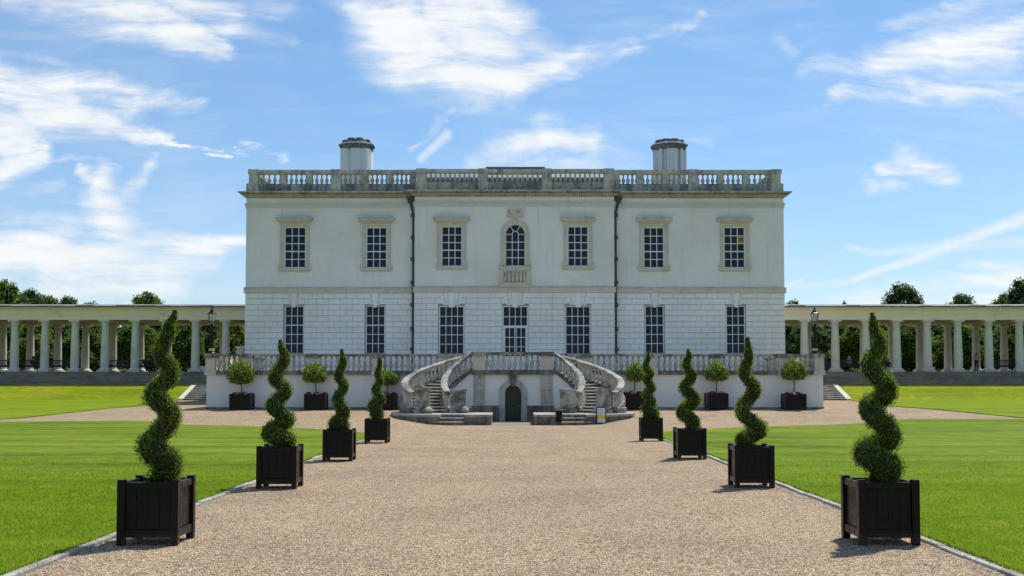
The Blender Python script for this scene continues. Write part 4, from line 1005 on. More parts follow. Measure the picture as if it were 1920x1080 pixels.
# ------------------------------------------------------------ steps beside the terrace
def side_steps(s):
    name = 'left' if s < 0 else 'right'
    xa = TX0-.05 if s < 0 else TX1+.05; xb = s*24.05
    root = empty('garden_steps', ((xa+xb)/2, 83, -.05), 'short flight of stone steps climbing past the %s end of the terrace' % name, 'steps', 'garden steps beside the terrace')
    m = MB(); n = 7
    for i in range(n):
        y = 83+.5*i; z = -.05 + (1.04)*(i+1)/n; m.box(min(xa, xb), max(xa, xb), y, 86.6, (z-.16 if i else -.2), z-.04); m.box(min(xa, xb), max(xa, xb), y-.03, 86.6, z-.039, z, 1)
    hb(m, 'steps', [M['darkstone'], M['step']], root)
    m = MB(); a, b = sorted((s*24.06, s*24.42))
    m.add([(a,82.9,-.2),(b,82.9,-.2),(b,86.7,-.2),(a,86.7,-.2),(a,82.9,.08),(b,82.9,.08),(b,86.7,1.15),(a,86.7,1.15)], [(0,3,2,1),(4,5,6,7),(0,1,5,4),(1,2,6,5),(2,3,7,6),(3,0,4,7)])
    hb(m, 'side_kerb', M['window_stone'], root)
side_steps(-1); side_steps(1)
# ------------------------------------------------------------ colonnades
YF, YBK = 90.0, 98.5
ZFL = Z(697, YF); ZE0 = Z(600, YF)
def column_mesh():
    mb = MB(); H = ZE0-ZFL
    mb.box(-.50, .50, -.50, .50, 0, .13); mb.lathe([(.47, 0), (.50, .04), (.47, .10), (.385, .15)], 0, 0, .13, 20)
    mb.lathe([(.340, .27), (.334, H*.33), (.310, H*.6), (.272, H*.86), (.262, H-.42)], n=20)
    mb.lathe([(.325, 0), (.325, .05), (.295, .06), (.295, .20), (.33, .23), (.38, .29)], 0, 0, H-.43, 20); mb.box(-.41, .41, -.41, .41, H-.14, H)
    o = mb.build('column', M['colstone'], smooth=True); me = o.data; bpy.data.objects.remove(o); return me
CM = column_mesh()
def colonnade(s):
    side = 'left' if s < 0 else 'right'
    root = empty('colonnade', (s*40, YF, ZFL), 'long open stone colonnade with two rows of columns joining the %s side of the house' % side, 'colonnade', 'colonnades beside the house')
    xi, xo = s*18.1, s*80.0; a, b = sorted((xi, xo))
    m = MB(); m.box(a, b, YF-.35, YF+.35, ZE0, Z(591.5, YF)); m.box(a, b, YF-.38, YF+.38, Z(591.5, YF), Z(590.3, YF)); m.box(a, b, YF-.33, YF+.33, Z(590.3, YF), Z(580.5, YF)); m.box(a, b, YF-.5, YF+.4, Z(580.5, YF), Z(579, YF)); m.box(a, b, YF-.75, YF+.4, Z(579, YF), Z(577.3, YF))
    m.box(a, b, YBK-.35, YBK+.35, ZE0, Z(580, YF))
    hb(m, 'entablature', M['entab'], root)
    m = MB(); m.box(a, b, YF+.36, YBK-.36, ZE0+.12, ZE0+.25)
    x = a+1
    while x < b: m.box(x-.15, x+.15, YF+.35, YBK-.35, ZE0+.02, ZE0+.119); x += 4.7
    hb(m, 'ceiling', M['ceiling'], root)
    m = MB(); zr = Z(577.2, YF)
    m.prism_y([(0, 0), (1, 0), (1, 1)], 0, 1) if False else None
    m.add([(a,YF-.85,zr),(b,YF-.85,zr),(b,YF-.85,zr+.10),(a,YF-.85,zr+.10),(a,(YF+YBK)/2,zr+.55),(b,(YF+YBK)/2,zr+.55),(a,YBK+.85,zr+.10),(b,YBK+.85,zr+.10),(a,YBK+.85,zr),(b,YBK+.85,zr)], [(0,1,2,3),(3,2,5,4),(4,5,7,6),(6,7,9,8),(0,8,9,1)])
    x = a
    while x < b:
        w = random.uniform(.6, 1.3); m.box(x, min(b, x+w-.03), YF-.90, YF-.5, zr+.03, zr+.11+random.uniform(-.02, .05)); x += w
    hb(m, 'roof', M['slate'], root)
    m = MB()
    for px in ((108, 1160/3.856) if s < 0 else (1633, 1868)):
        x = X(px/1.0, 590, YF); m.tube([(x, YF-.8, zr), (x, YF-.8, zr-.25), (x-s*.0+.45*s*-1, YF-.36, zr-.75)], .045, 6)
    hb(m, 'rainwater_pipe', M['entab'], root)
    m = MB(); n = 7; zl = .99; m.box(a, b, 88.6, YBK+1.4, zl-.3, ZFL)
    for i in range(n):
        y = 86.5+.3*i; z = zl + (ZFL-zl)*(i+1)/n; m.box(a, b, y, 88.7, z-.2, z-.03); m.box(a, b, y-.02, 88.7, z-.029, z, 1)
    hb(m, 'steps', [M['colstep'], M['colstep']], root)
    acc = Vector((s*40, YF, ZFL)); sp = 56.5/F*YF if s < 0 else 57.6/F*YF
    px0 = 423 if s < 0 else 1508.5; x0 = X(px0, 660, YF); k = 0
    while abs(x0 + s*sp*k) < 62:
        for Y in (YF, YBK):
            put(CM, 'column', root, (x0+s*sp*k-acc.x, Y-acc.y, 0))
        k += 1
colonnade(-1); colonnade(1)
# ------------------------------------------------------------ planters
def planter_meshes(w, h, mat, foot=.075, slats=4):
    """returns list of (name, mesh) for a square panelled tub centred on the origin"""
    pw = w*.125; out = []; hw = w/2
    def mk(name, fn, mats, bev=.004):
        mb = MB(); fn(mb); o = mb.build(name, mats)
        b = o.modifiers.new('b', 'BEVEL'); b.width = bev; b.segments = 1; out.append(o); return o
    for sx in (-1, 1):
        for sy in (-1, 1):
            def post(mb, sx=sx, sy=sy):
                x0, x1 = sorted((sx*hw, sx*(hw-pw))); y0, y1 = sorted((sy*hw, sy*(hw-pw))); mb.box(x0, x1, y0, y1, 0, h)
            mk('corner_post', post, mat)
    for k in range(4):
        def panel(mb, k=k):
            T = Matrix.Rotation(R(90*k), 4, 'Z'); a = hw-pw; top = h*.96
            mb.box(-a, a, -hw+.012, -hw+pw*.75, foot, foot+h*.125, 0, T); mb.box(-a, a, -hw+.012, -hw+pw*.75, top-h*.10, top, 0, T)
            n = slats
            for i in range(n):
                x0 = -a + 2*a*i/n; x1 = -a + 2*a*(i+1)/n; mb.box(x0+.0025, x1-.0025, -hw+.030, -hw+pw*.6, foot+h*.125, top-h*.10, 0, T)
            mb.box(-a, a, -hw+.036, -hw+pw*.55, foot+h*.12, top-h*.09, 0, T)
        mk('side_panel', panel, mat)
    mk('soil', lambda mb: mb.box(-hw+pw*.6, hw-pw*.6, -hw+pw*.6, hw-pw*.6, h*.3, h*.86), M['soil'])
    return out
def place_planter(root, objs, first):
    for o in objs:
        if first: o.parent = root
        else: dup(o, root)
def leaves_on(C, N, r, ln, wd, upb=.3, jit=.5):
    """leaf vectors around points with outward normals N"""
    n = len(C); rnd = rng.normal(0, 1, (n, 3)); T = unit(N*(.9) + rnd*jit + np.array([0, 0, upb])); B = unit(np.cross(T, unit(rng.normal(0, 1, (n, 3)))))
    l = ln*rng.uniform(.6, 1.3, (n, 1)); return T*l, B*(wd*rng.uniform(.6, 1.3, (n, 1)))
def spiral(root, base, pts, scale_m, seed, dens):
    """pts going up: (x, y, r) in pixels, relative positions turned into metres at the tub's distance"""
    r_ = random.Random(seed)
    P = [((x)*scale_m, (y)*scale_m, r*scale_m*(1.38 if i_ < 2 else 1.26 if i_ == 2 else 1.18)) for i_, (x, y, r) in enumerate(pts)]     # x right of trunk, height, radius
    Cs = []; Rs = []
    K = 14
    for i in range(len(P)-1):
        x0, z0, r0 = P[i]; x1, z1, r1 = P[i+1]
        A = abs(x1-x0)/2
        sgn = -1 if x1 < x0 else 1      # R->L going up passes in front (towards the camera)
        for k in range(K):
            t = k/K; c = math.cos(math.pi*t); x = (x0+x1)/2 + (x0-x1)/2*c
            y = (-1 if x1 < x0 else 1)*A*1.0*math.sin(math.pi*t)
            z = z0+(z1-z0)*t; Cs.append((x, y, z)); Rs.append(r0+(r1-r0)*t)
    Cs.append((P[-1][0], 0, P[-1][1])); Rs.append(P[-1][2])
    Cs = np.array(Cs); Rs = np.array(Rs)
    # lumpy dark core
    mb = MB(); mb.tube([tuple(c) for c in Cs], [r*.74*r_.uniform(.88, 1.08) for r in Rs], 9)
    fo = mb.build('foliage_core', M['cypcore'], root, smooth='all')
    seg = np.linalg.norm(np.diff(Cs, axis=0), axis=1); area = (seg*2*math.pi*(Rs[:-1]+Rs[1:])/2)
    n = int(area.sum()*dens); idx = rng.choice(len(area), n, p=area/area.sum()); t = rng.random((n, 1))
    C = Cs[idx]*(1-t) + Cs[idx+1]*t; rr = (Rs[idx]*(1-t[:, 0]) + Rs[idx+1]*t[:, 0])
    N = unit(rng.normal(0, 1, (n, 3))); d = unit(Cs[idx+1]-Cs[idx]); N = unit(N - d*(N*d).sum(1, keepdims=True)*.8)
    lump = .92 + (rng.random(n) < .07)*.16 + .16*np.sin(C[:, 0]*31+seed)*np.sin(C[:, 2]*27+N[:, 0]*3) + rng.normal(0, .05, n)
    Q = C + N*(rr*lump*rng.uniform(.72, 1.0, n))[:, None]
    s = 1/math.sqrt(dens)
    T, B = leaves_on(Q, N, rr, s*1.25, s*.34, .75, .60)
    lf = quads('foliage', Q, T, B, M['cypress'], root)
    top = P[-1]; mb = MB(); zt = P[-1][1]
    mx_ = sum(p[0] for p in P[1:-2])/(len(P)-3)
    mb.tube([(mx_, 0, base-.1), (mx_, 0, zt*.5), (mx_*.7+top[0]*.3, 0, zt*.8), (top[0], 0, zt*.95)], [.022, .018, .012, .006], 7); mb.build('trunk', M['trunk'], root)
    return fo
HP = .64; WPL = .60
PLo = planter_meshes(WPL, HP, M['black'])
def conv(lst, ox, oy, sc_, x0, yb):
    return [((ox+a/sc_)-x0, yb-(oy+b/sc_), c/sc_) for a, b, c in lst]
spir = []
# per tree: (side,row) front-left/front-right post px and bottoms -> position; then spiral turning points from bottom to top
L1 = ('L', 218, 333, 1024, conv([(250,735,48),(278,650,50),(203,585,46),(282,455,44),(215,372,39),(282,285,37),(243,205,30),(272,110,28),(295,42,8)], 190, 560, 2.16, 275.5, 1010), -.6)
L2 = ('L', 480, 554.5, 917.6, conv([(220,755,50),(282,705,54),(163,650,54),(276,560,52),(183,470,48),(266,375,44),(193,285,44),(258,160,38),(228,48,12)], 460, 620, 3.483, 517.25, 908), .4)
L3 = ('L', 605, 659, 865.3, conv([(615,650,40),(640,610,42),(588,605,44),(648,520,44),(603,430,37),(646,355,34),(610,275,31),(640,190,27),(630,108,9)], 460, 620, 3.483, 632, 859), .8)
L4 = ('L', 684, 726, 831.2, conv([(860,580,36),(868,545,38),(838,480,38),(890,440,33),(852,372,29),(882,318,25),(866,270,22),(880,200,18),(876,155,7)], 460, 620, 3.483, 705, 826), -.5)
R1 = ('R', 1612, 1725, 1024, conv([(235,735,48),(268,680,48),(170,625,48),(272,560,46),(187,440,44),(264,378,42),(192,268,38),(236,185,28),(213,110,22),(208,52,8)], 1540, 560, 2.159, 1668.5, 1010), .5)
R2 = ('R', 1381, 1451, 915.5, conv([(815,750,34),(765,700,43),(880,640,48),(765,510,47),(850,375,47),(782,265,39),(814,150,33),(806,28,14)], 1170, 620, 3.483, 1416, 906), -.4)
R3 = ('R', 1271, 1324, 861.5, conv([(425,630,22),(452,578,40),(376,515,42),(460,435,42),(392,355,39),(444,285,34),(404,210,31),(424,150,22),(418,110,8)], 1170, 620, 3.483, 1297.5, 856), 1.2)
R4 = ('R', 1202, 1244, 827.5, conv([(165,565,45),(190,535,40),(150,500,40),(180,455,33),(142,415,31),(178,365,31),(146,310,27),(174,275,25),(140,220,23),(158,170,17),(160,125,6)], 1170, 620, 3.483, 1223, 823), -.8)
ordn = {0: 'nearest the camera', 1: 'second from the camera', 2: 'third from the camera', 3: 'nearest the house'}
desc = {('L', 0): 'tall spiral conifer leaning right at its tip', ('L', 1): 'bushy zigzag spiral conifer with a blunt top', ('L', 2): 'slim spiral conifer with a pointed tip', ('L', 3): 'thin small spiral conifer',
        ('R', 0): 'tall dense spiral conifer with a wide lower coil', ('R', 1): 'loosely coiled spiral conifer with a long straight top', ('R', 2): 'evenly coiled spiral conifer on a bare stem', ('R', 3): 'narrow tight spiral conifer'}
for key, lst in (('L', (L1, L2, L3, L4)), ('R', (R1, R2, R3, R4))):
    for i, (sd_, xa, xb, yb, pts, rot) in enumerate(lst):
        g = gp((xa+xb)/2, yb); Y = g.y + .02; wpx = WPL/Y*F
        cxp = (xa+xb)/2; x = X(cxp, yb, Y); y = Y + WPL/2; z = hf(0, y)
        sn = 'left' if key == 'L' else 'right'
        tub = empty('planter_box', (x, y, z), 'black panelled planter box on the %s of the drive, %s' % (sn, ordn[i]), 'planter', 'black planter boxes lining the drive', R(rot))
        place_planter(tub, PLo, key == 'L' and i == 0)
        tr = empty('spiral_topiary', (x, y, z), '%s, %s row' % (desc[(key, i)], sn), 'topiary', 'spiral clipped conifers along the drive')
        sm_ = y/F; ccx = (965 + x/y*F) - cxp
        # heights were measured from the tub's ground line
        P = []
        for (dx, dh, r) in pts: P.append((dx - ccx, dh, r))
        hb_ = P[0][1]*sm_; shift = (HP*.84 - (hb_ - P[0][2]*sm_*.4))/sm_
        kk = (P[-1][1])/(P[-1][1]-P[0][1]); 
        P = [(a, b + shift*max(0, 1-(b-P[0][1])/(P[-1][1]-P[0][1])), c) for a, b, c in P]
        spiral(tr, HP*.8, P, sm_, i*3+(key == 'R'), {0: 5200, 1: 3600, 2: 2300, 3: 1700}[i])
# ball trees by the terrace wall
WB, HB = 1.12, .84
PLb = planter_meshes(WB, HB, M['black'], .06, 7)
def ball_tree(k, px, pyb, cx, cyp, rx, rz_, lab, firstp):
    Y = 60.9; x = X(px, 750, Y+WB/2); z = hf(x, Y+.5) if True else 0
    z = Z(pyb, Y)
    tub = empty('flower_tub', (x, Y+WB/2, z), 'black slatted tub of red flowers against the white terrace wall, %s' % lab, 'planter', 'black flower tubs along the terrace wall')
    place_planter(tub, PLb, firstp)
    Yc = Y+WB/2; bx = X(cx, cyp, Yc)-x; bz = Z(cyp, Yc)-z; a = rx/F*Yc; b = rz_/F*Yc
    tr = empty('standard_tree', (x, Yc, z), 'round headed variegated standard tree in the flower tub %s' % lab, 'small tree', 'round headed trees along the terrace wall')
    n = 5200; N = unit(rng.normal(0, 1, (n, 3))); rad = rng.uniform(.66, 1.06, n)*(1+.11*np.sin(N[:, 0]*9+k)*np.sin(N[:, 2]*8+k*2))
    S = np.array([a, a*.95, b]); C = N*rad[:, None]*S
    C[:, 2] += (C[:, 2] > 0)*np.maximum(0, 1-(np.hypot(C[:, 0], C[:, 1])/a)*1.6)*b*.30*(rng.random(n)); C[:, 2] = np.where(C[:, 2] < -b*.55, -b*.55 + (C[:, 2]+b*.55)*.35, C[:, 2])
    C += np.array([bx, 0, bz]); T, B = leaves_on(C, N, 1, .055, .030, .35, .7)
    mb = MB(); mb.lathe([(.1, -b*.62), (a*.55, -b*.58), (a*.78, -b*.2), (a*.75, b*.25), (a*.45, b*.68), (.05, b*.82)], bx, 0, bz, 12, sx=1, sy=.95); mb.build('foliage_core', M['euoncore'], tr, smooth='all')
    quads('foliage', C, T, B, M['euon'], tr)
    mb = MB(); mb.tube([(0, 0, HB*.5), (bx*.45+.02, 0, bz*.6), (bx, 0, bz-.2)], [.035, .030, .028], 7); mb.build('trunk', M['trunk'], tr)
    n = 900; C = np.stack([rng.uniform(-.47, .47, n), rng.uniform(-.47, .47, n), HB*.88+.13*rng.random(n)], 1); C[:, 2] += .05*np.sin(C[:, 0]*14+k)
    N = unit(rng.normal(0, .5, (n, 3))+np.array([0, -.4, 1.])); T, B = leaves_on(C, N, 1, .045, .04, .2, .8)
    fl = quads('red_flowers', C, T, B, M['red'], None); fl.parent = tr; fl.location = (0, 0, 0)
    tag(fl); fl.parent = None; fl.location = (x, Yc, z); tag(fl, 'bed of red bedding flowers filling the tub %s' % lab, 'flowers', 'red flowers in the tubs')
    n = 26; C = np.stack([rng.uniform(-.35, .35, n), rng.uniform(-.5, -.3, n), HB*.92+.14*rng.random(n)], 1); N = unit(rng.normal(0, .4, (n, 3))+np.array([0, -.8, .6])); T, B = leaves_on(C, N, 1, .05, .045, .1, .5)
    w = quads('white_petals', C, T, B, M['petalwhite'], fl)
BT = [(454, 768.3, 451, 702.5, 24, 24, 'at the far left end'), (593, 768.3, 590, 703.5, 22.5, 19, 'second from the left'), (724, 768.3, 727, 711, 20, 15, 'just left of the stairs'),
      (1187, 766.5, 1191.5, 701.5, 18, 18.5, 'just right of the stairs'), (1343, 767, 1343, 700.5, 21.5, 18.5, 'second from the right'), (1488, 768.3, 1488.5, 698, 22.5, 20, 'at the far right end')]
for k, b in enumerate(BT): ball_tree(k, *b, firstp=(k == 0))
# ------------------------------------------------------------ lamps on the end piers
def lamp(s):
    px = 397 if s < 0 else 1528; Y = YT+.25; x = X(px, 620, Y); z0 = ZT['cop']+.02; H = Z(580, Y)-z0
    root = empty('lamp_post', (x, Y, z0), 'black lantern lamp post with gilt bands standing on the %s end of the terrace balustrade' % ('left' if s < 0 else 'right'), 'lamp post', 'lamp posts on the terrace ends')
    m = MB(); m.lathe([(.26, 0), (.24, .05), (.15, .10), (.11, .14), (.11, .42), (.10, .46), (.085, .60), (.075, H*.66), (.10, H*.665), (.11, H*.68), (.06, H*.70)], n=10)
    m.build('post', M['black'], root, smooth=True)
    m = MB(); m.box(-.12, .12, -.12, .12, .16, .30); m.lathe([(.10, 0), (.125, .03), (.10, .06)], 0, 0, H*.675, 10); m.build('gilt_band', M['brass'], root)
    zl = H*.705; zt = H*.895; L = empty('x', (0, 0, 0), None, None); bpy.data.objects.remove(L)
    m = MB(); m.lathe([(.05, 0), (.15, .03), (.155, .06)], 0, 0, zl, 6); m.lathe([(.25, 0), (.26, .03), (.12, .13), (.10, .17), (.13, .19), (.06, .25), (.05, .30), (.02, .36)], 0, 0, zt, 6)
    for k in range(6):
        a = R(60*k); m.tube([(.145*math.cos(a), .145*math.sin(a), zl+.05), (.225*math.cos(a), .225*math.sin(a), zt+.01)], .013, 4)
    lan = m.build('lantern', M['black'], root); m = MB(); m.lathe([(.135, .06), (.215, zt-zl)], 0, 0, zl, 6); m.build('lantern_glass', M['lampglass'], lan)
lamp(-1); lamp(1)
# ------------------------------------------------------------ A-board, bin, stone pier, box
def a_board():
    Y = 53.35; x = X(1127.5, 780, Y); z = hf(x, Y)-.0; z = Z(795, Y); h = Z(761.8, Y)-z; w = .46
    root = empty('pavement_sign', (x, Y, z), 'white and yellow folding pavement sign leaning open at the foot of the right staircase', 'sign')
    for f in (1, -1):
        T = Matrix.Translation((0, (0 if f > 0 else .62), 0)) @ Matrix.Rotation(R(-16*f), 4, 'X')
        m = MB(); t = .03; m.box(-w/2, -w/2+.045, 0, t, 0, h-.06, 0, T); m.box(w/2-.045, w/2, 0, t, 0, h-.06, 0, T); m.prism_y([(0,0),(0,1),(1,1)], 0, .001) if False else None
        n = 10; pts = [(-w/2, h-.14)] + [(-w/2+.09-.09*math.cos(R(9*i)), h-.14+.14*math.sin(R(9*i))) for i in range(n+1)] + [(w/2-.09+.09*math.sin(R(9*i)), h-.14+.14*math.cos(R(9*i))) for i in range(n+1)]
        vs = [(a, -.001, b) for a, b in pts]; k = len(pts); m.add(vs + [(a, t+.001, b) for a, b in pts], [tuple(range(k)), tuple(range(2*k-1, k-1, -1))] + [(i, k+i, k+(i+1) % k, (i+1) % k) for i in range(k)], 0, T)
        m.box(-w/2, w/2, 0, t, .03, .07, 0, T); fr = m.build('sign_frame', M['black'], root)
        m = MB(); m.box(-w/2+.045, w/2-.045, -.006, .02, .07, h-.05, 0, T); p = m.build('sign_panel', M['petalwhite'], fr)
        m = MB(); m.box(-w/2+.047, w/2-.047, -.010, -.0065, h*.26, h*.52, 0, T); m.build('yellow_band', plain('yellow_print', (.75, .55, .01), .5, .05), p) if f > 0 else None
        if f > 0:
            m = MB(); rl = random.Random(3)
            for q in range(7):
                zq = h*(.58+.045*q); m.box(-w*.33, w*(.1+.2*rl.random()), -.0095, -.0065, zq, zq+.011, 0, T)
            for q in range(3):
                zq = h*(.11+.04*q); m.box(-w*.30, w*(.05+.2*rl.random()), -.0095, -.0065, zq, zq+.010, 0, T)
            m.build('small_print', plain('grey_print', (.38, .42, .52), .6), p)
    root.rotation_euler.z = R(-3)
a_board()
def bin_():
    Y = 54.0; x = X(1048, 775, Y); z = -.49
    root = empty('litter_bin', (x, Y, z), 'dark round litter bin at the foot of the right staircase', 'litter bin')
    MB().lathe([(.15, 0), (.165, .02), (.165, .62), (.15, .62)], n=16).build('bin_body', M['black'], root, smooth=True)
    MB().lathe([(.172, 0), (.178, .02), (.178, .05), (.172, .06)], 0, 0, .55, 16).build('rim_band', plain('dull_yellow_band', (.35, .33, .12), .5), root, smooth=True)
bin_()
def pier():
    Y = 80.; x = X(450.5, 657, Y); r = empty('stone_pier', (x, Y, 1.0), 'small stone pier standing beside the left corner of the house', 'pier')
    z1 = Z(649.5, Y)-1.0; MB().box(-.22, .22, -.22, .22, 0, z1-.12).build('pier_shaft', M['colstone'], r); MB().box(-.30, .30, -.30, .30, z1-.12, z1).build('pier_cap', M['colstone'], r)
pier()
def box_():
    Y = 91.5; x = X(1552, 688, Y); r = empty('storage_box', (x, Y, ZFL), 'dark grey box standing under the colonnade beside the right end of the terrace', 'box')
    MB().box(-.27, .27, -.25, .25, 0, .78).build('box_body', plain('dark_grey_metal', (.05, .055, .06), .5), r, bevel=.02); MB().box(-.29, .29, -.27, .27, .781, .86).build('box_lid', M['pipe'], r, bevel=.015)
box_()
# ------------------------------------------------------------ benches and people
def bench_parts(w):
    o = []
    def mk(n, fn): mb = MB(); fn(mb); o.append(mb.build(n, M['wood']))
    mk('seat', lambda m: [m.box(-w/2, w/2, .06+.11*i, .15+.11*i, .42, .45) for i in range(4)] and m.box(-w/2, w/2, .04, .07, .36, .42))
    mk('backrest', lambda m: [m.box(-w/2+.05+(w-.1)*i/14-.022, -w/2+.05+(w-.1)*i/14+.022, -.02, .005, .50, .88) for i in range(15)] and (m.box(-w/2, w/2, -.03, .015, .86, .94), m.box(-w/2, w/2, -.03, .015, .44, .51)))
    for s in (-1, 1):
        mk('leg', lambda m: (m.box(s*w/2-.035, s*w/2+.035, -.04, .03, 0, .93), m.box(s*w/2-.035, s*w/2+.035, .46, .53, 0, .62)))
        mk('armrest', lambda m: m.box(s*w/2-.05, s*w/2+.05, -.02, .56, .62, .66))
    return o
BP = bench_parts(1.55)
benches = [(1, 'at the far left edge of the left colonnade', -5), (54, 'with one seated person, second from the far left', 3), (112, 'empty, between the third and fourth columns from the left', 0), (143, 'partly hidden behind the fourth left column, one back slat missing from view', 4), (221, 'empty, just left of the crowded bench', 0), (277, 'crowded with seated people', 0), (1593, 'under the right colonnade with a person in a pale shirt on it', 0), (1881, 'empty, near the right edge of the right colonnade', 6)]
for k, (px, lab, rz) in enumerate(benches):
    if k == 3: continue
    Y = 90.6 if k != 4 else 90.3; x = X(px, 690, Y)
    b = empty('park_bench', (x, Y, ZFL), 'dark slatted bench %s' % lab, 'bench', 'dark benches under the colonnades', R(rz))
    for o in BP:
        if k == 0: o.parent = b
        else: dup(o, b)
skin_m = plain('skin', (.35, .19, .12), .6); skin_d = plain('skin_dark', (.12, .06, .04), .6)
def skinmesh(name, V, E, Rr, mat, parent, lev=1):
    me = bpy.data.meshes.new(name); me.from_pydata(V, E, []); me.materials.append(mat); ob = bpy.data.objects.new(name, me); col.objects.link(ob); ob.parent = parent
    sk = ob.modifiers.new('skin', 'SKIN'); sk.use_smooth_shade = True
    for i, r in enumerate(Rr): me.skin_vertices[0].data[i].radius = (r, r)
    me.skin_vertices[0].data[0].use_root = True
    s_ = ob.modifiers.new('sub', 'SUBSURF'); s_.levels = lev; s_.render_levels = lev
    return ob
def person(x, Y, z, rz, pose, top, bot, hair, skn, label, H=1.65, extras=None, group=None):
    k = H/1.70
    root = empty('person', (x, Y, z), label, 'person', group, rz)
    if pose == 'sit':
        J = {'pel': (0,.22,.50), 'ch': (0,.14,.78), 'sh': (0,.13,.98), 'nk': (0,.14,1.06), 'hd': (0,.17,1.17), 'ht': (0,.16,1.27),
             'hl': (-.09,.22,.50), 'kl': (-.11,.60,.52), 'al': (-.11,.62,.10), 'fl': (-.11,.76,.05), 'hr': (.09,.22,.50), 'kr': (.12,.60,.52), 'ar': (.12,.62,.10), 'fr': (.12,.76,.05),
             'sl': (-.19,.14,.98), 'el': (-.25,.20,.74), 'wl': (-.16,.42,.62), 'xl': (-.12,.50,.60), 'sr': (.19,.14,.98), 'er': (.25,.20,.74), 'wr': (.16,.42,.62), 'xr': (.12,.50,.60)}
    else:
        st = .16 if pose == 'walk' else .04
        J = {'pel': (0,0,.92), 'ch': (0,.01,1.20), 'sh': (0,.01,1.40), 'nk': (0,.01,1.48), 'hd': (0,.02,1.58), 'ht': (0,.01,1.68),
             'hl': (-.09,0,.90), 'kl': (-.10,st,.48), 'al': (-.10,st*.6,.09), 'fl': (-.11,st*.6+.13,.04), 'hr': (.09,0,.90), 'kr': (.09,-st*.2,.47), 'ar': (.10,-st,.10), 'fr': (.10,-st+.12,.04),
             'sl': (-.18,.01,1.40), 'el': (-.24,-.03,1.13), 'wl': (-.23,.06,.90), 'xl': (-.22,.09,.82), 'sr': (.18,.01,1.40), 'er': (.24,.03,1.13), 'wr': (.22,.14,.92), 'xr': (.21,.18,.85)}
    Rd = dict(pel=.12, ch=.125, sh=.10, nk=.05, hd=.085, ht=.06, hl=.09, kl=.06, al=.04, fl=.032, hr=.09, kr=.06, ar=.04, fr=.032, sl=.055, el=.042, wl=.028, xl=.03, sr=.055, er=.042, wr=.028, xr=.03)
    Ed = [('pel','ch'),('ch','sh'),('sh','nk'),('nk','hd'),('hd','ht'),('pel','hl'),('hl','kl'),('kl','al'),('al','fl'),('pel','hr'),('hr','kr'),('kr','ar'),('ar','fr'),('sh','sl'),('sl','el'),('el','wl'),('wl','xl'),('sh','sr'),('sr','er'),('er','wr'),('wr','xr')]
    def sub(names, mul, mat, nm, root_first):
        names = [root_first] + [n for n in names if n != root_first]; V = [tuple(c*k for c in J[n]) for n in names]; E = [(names.index(a), names.index(b)) for a, b in Ed if a in names and b in names]
        return skinmesh(nm, V, E, [Rd[n]*mul*k for n in names], mat, root)
    sub(list(J), 1., skn, 'body', 'pel')
    sub(['pel','ch','sh','sl','el','sr','er'] + (['wl','wr'] if top[1] == 'long' else []), 1.16, top[0], 'shirt', 'pel')
    if bot[1] == 'long': sub(['pel','hl','kl','al','hr','kr','ar'], 1.14, bot[0], 'trousers', 'pel')
    else:
        V = [J['pel'], tuple((J['hl'][i]*.45+J['kl'][i]*.55) for i in range(3)), tuple((J['hr'][i]*.45+J['kr'][i]*.55) for i in range(3)), J['hl'], J['hr']]
        skinmesh('shorts', [tuple(c*k for c in v) for v in V], [(0,3),(3,1),(0,4),(4,2)], [.14*k, .095*k, .095*k, .11*k, .11*k], bot[0], root)
    hd, ht = J['hd'], J['ht']
    skinmesh('hair', [tuple(c*k for c in (hd[0], hd[1]-.02, hd[2]+.03)), tuple(c*k for c in (ht[0], ht[1]-.01, ht[2]+.02)), tuple(c*k for c in (hd[0], hd[1]-.06, hd[2]-(.20 if hair[1] else .03)))], [(0,1),(0,2)], [.092*k, .075*k, (.07 if hair[1] else .055)*k], hair[0], root)
    if extras: extras(root, k)
    return root
C_ = lambda n, c: plain(n, c, .8)
navy = C_('navy_cloth', (.012, .014, .03)); blk = C_('black_cloth', (.010, .010, .012)); plum = C_('dark_plum_cloth', (.045, .02, .03)); pale = C_('pale_blue_cloth', (.50, .55, .62)); denim = C_('denim', (.16, .28, .42)); pink = C_('dusty_pink_cloth', (.42, .24, .20)); dh = C_('dark_hair', (.012, .010, .010)); gh = C_('pale_hair', (.5, .5, .48)); bh = C_('blue_scarf_cloth', (.03, .06, .30))
def seat(px, top, bot, hair, lab, Y=90.6, dx=0):
    person(X(px, 690, Y), Y-.02, ZFL, 0, 'sit', top, bot, hair, skin_m, lab, 1.62)
seat(61, (plum, 'long'), (blk, 'long'), (dh, 0), 'person in a dark plum top seated on a bench at the far left')
seat(272, (blk, 'long'), (blk, 'long'), (dh, 0), 'person in black seated at the left of the crowded bench')
seat(283, (navy, 'long'), (blk, 'long'), (dh, 1), 'person in navy with long hair seated in the middle of the crowded bench')
seat(293, (blk, 'long'), (navy, 'long'), (dh, 0), 'person in dark clothes seated at the right of the crowded bench')
seat(379, (navy, 'long'), (blk, 'long'), (dh, 0), 'person in a dark suit perched by the column nearest the left end of the terrace', 89.9)
MB().box(-.3, .3, .05, .45, 0, .44).build('stone_block_seat', M['colstone'], None, bevel=.02)
o = bpy.data.objects['stone_block_seat']; o.location = (X(379, 690, 89.9), 89.9, ZFL); tag(o, 'low pale stone block under the person in the dark suit', 'stone block')
seat(1593, (pale, 'long'), (navy, 'long'), (gh, 0), 'pale haired person in a light blue shirt seated on the right colonnade bench')
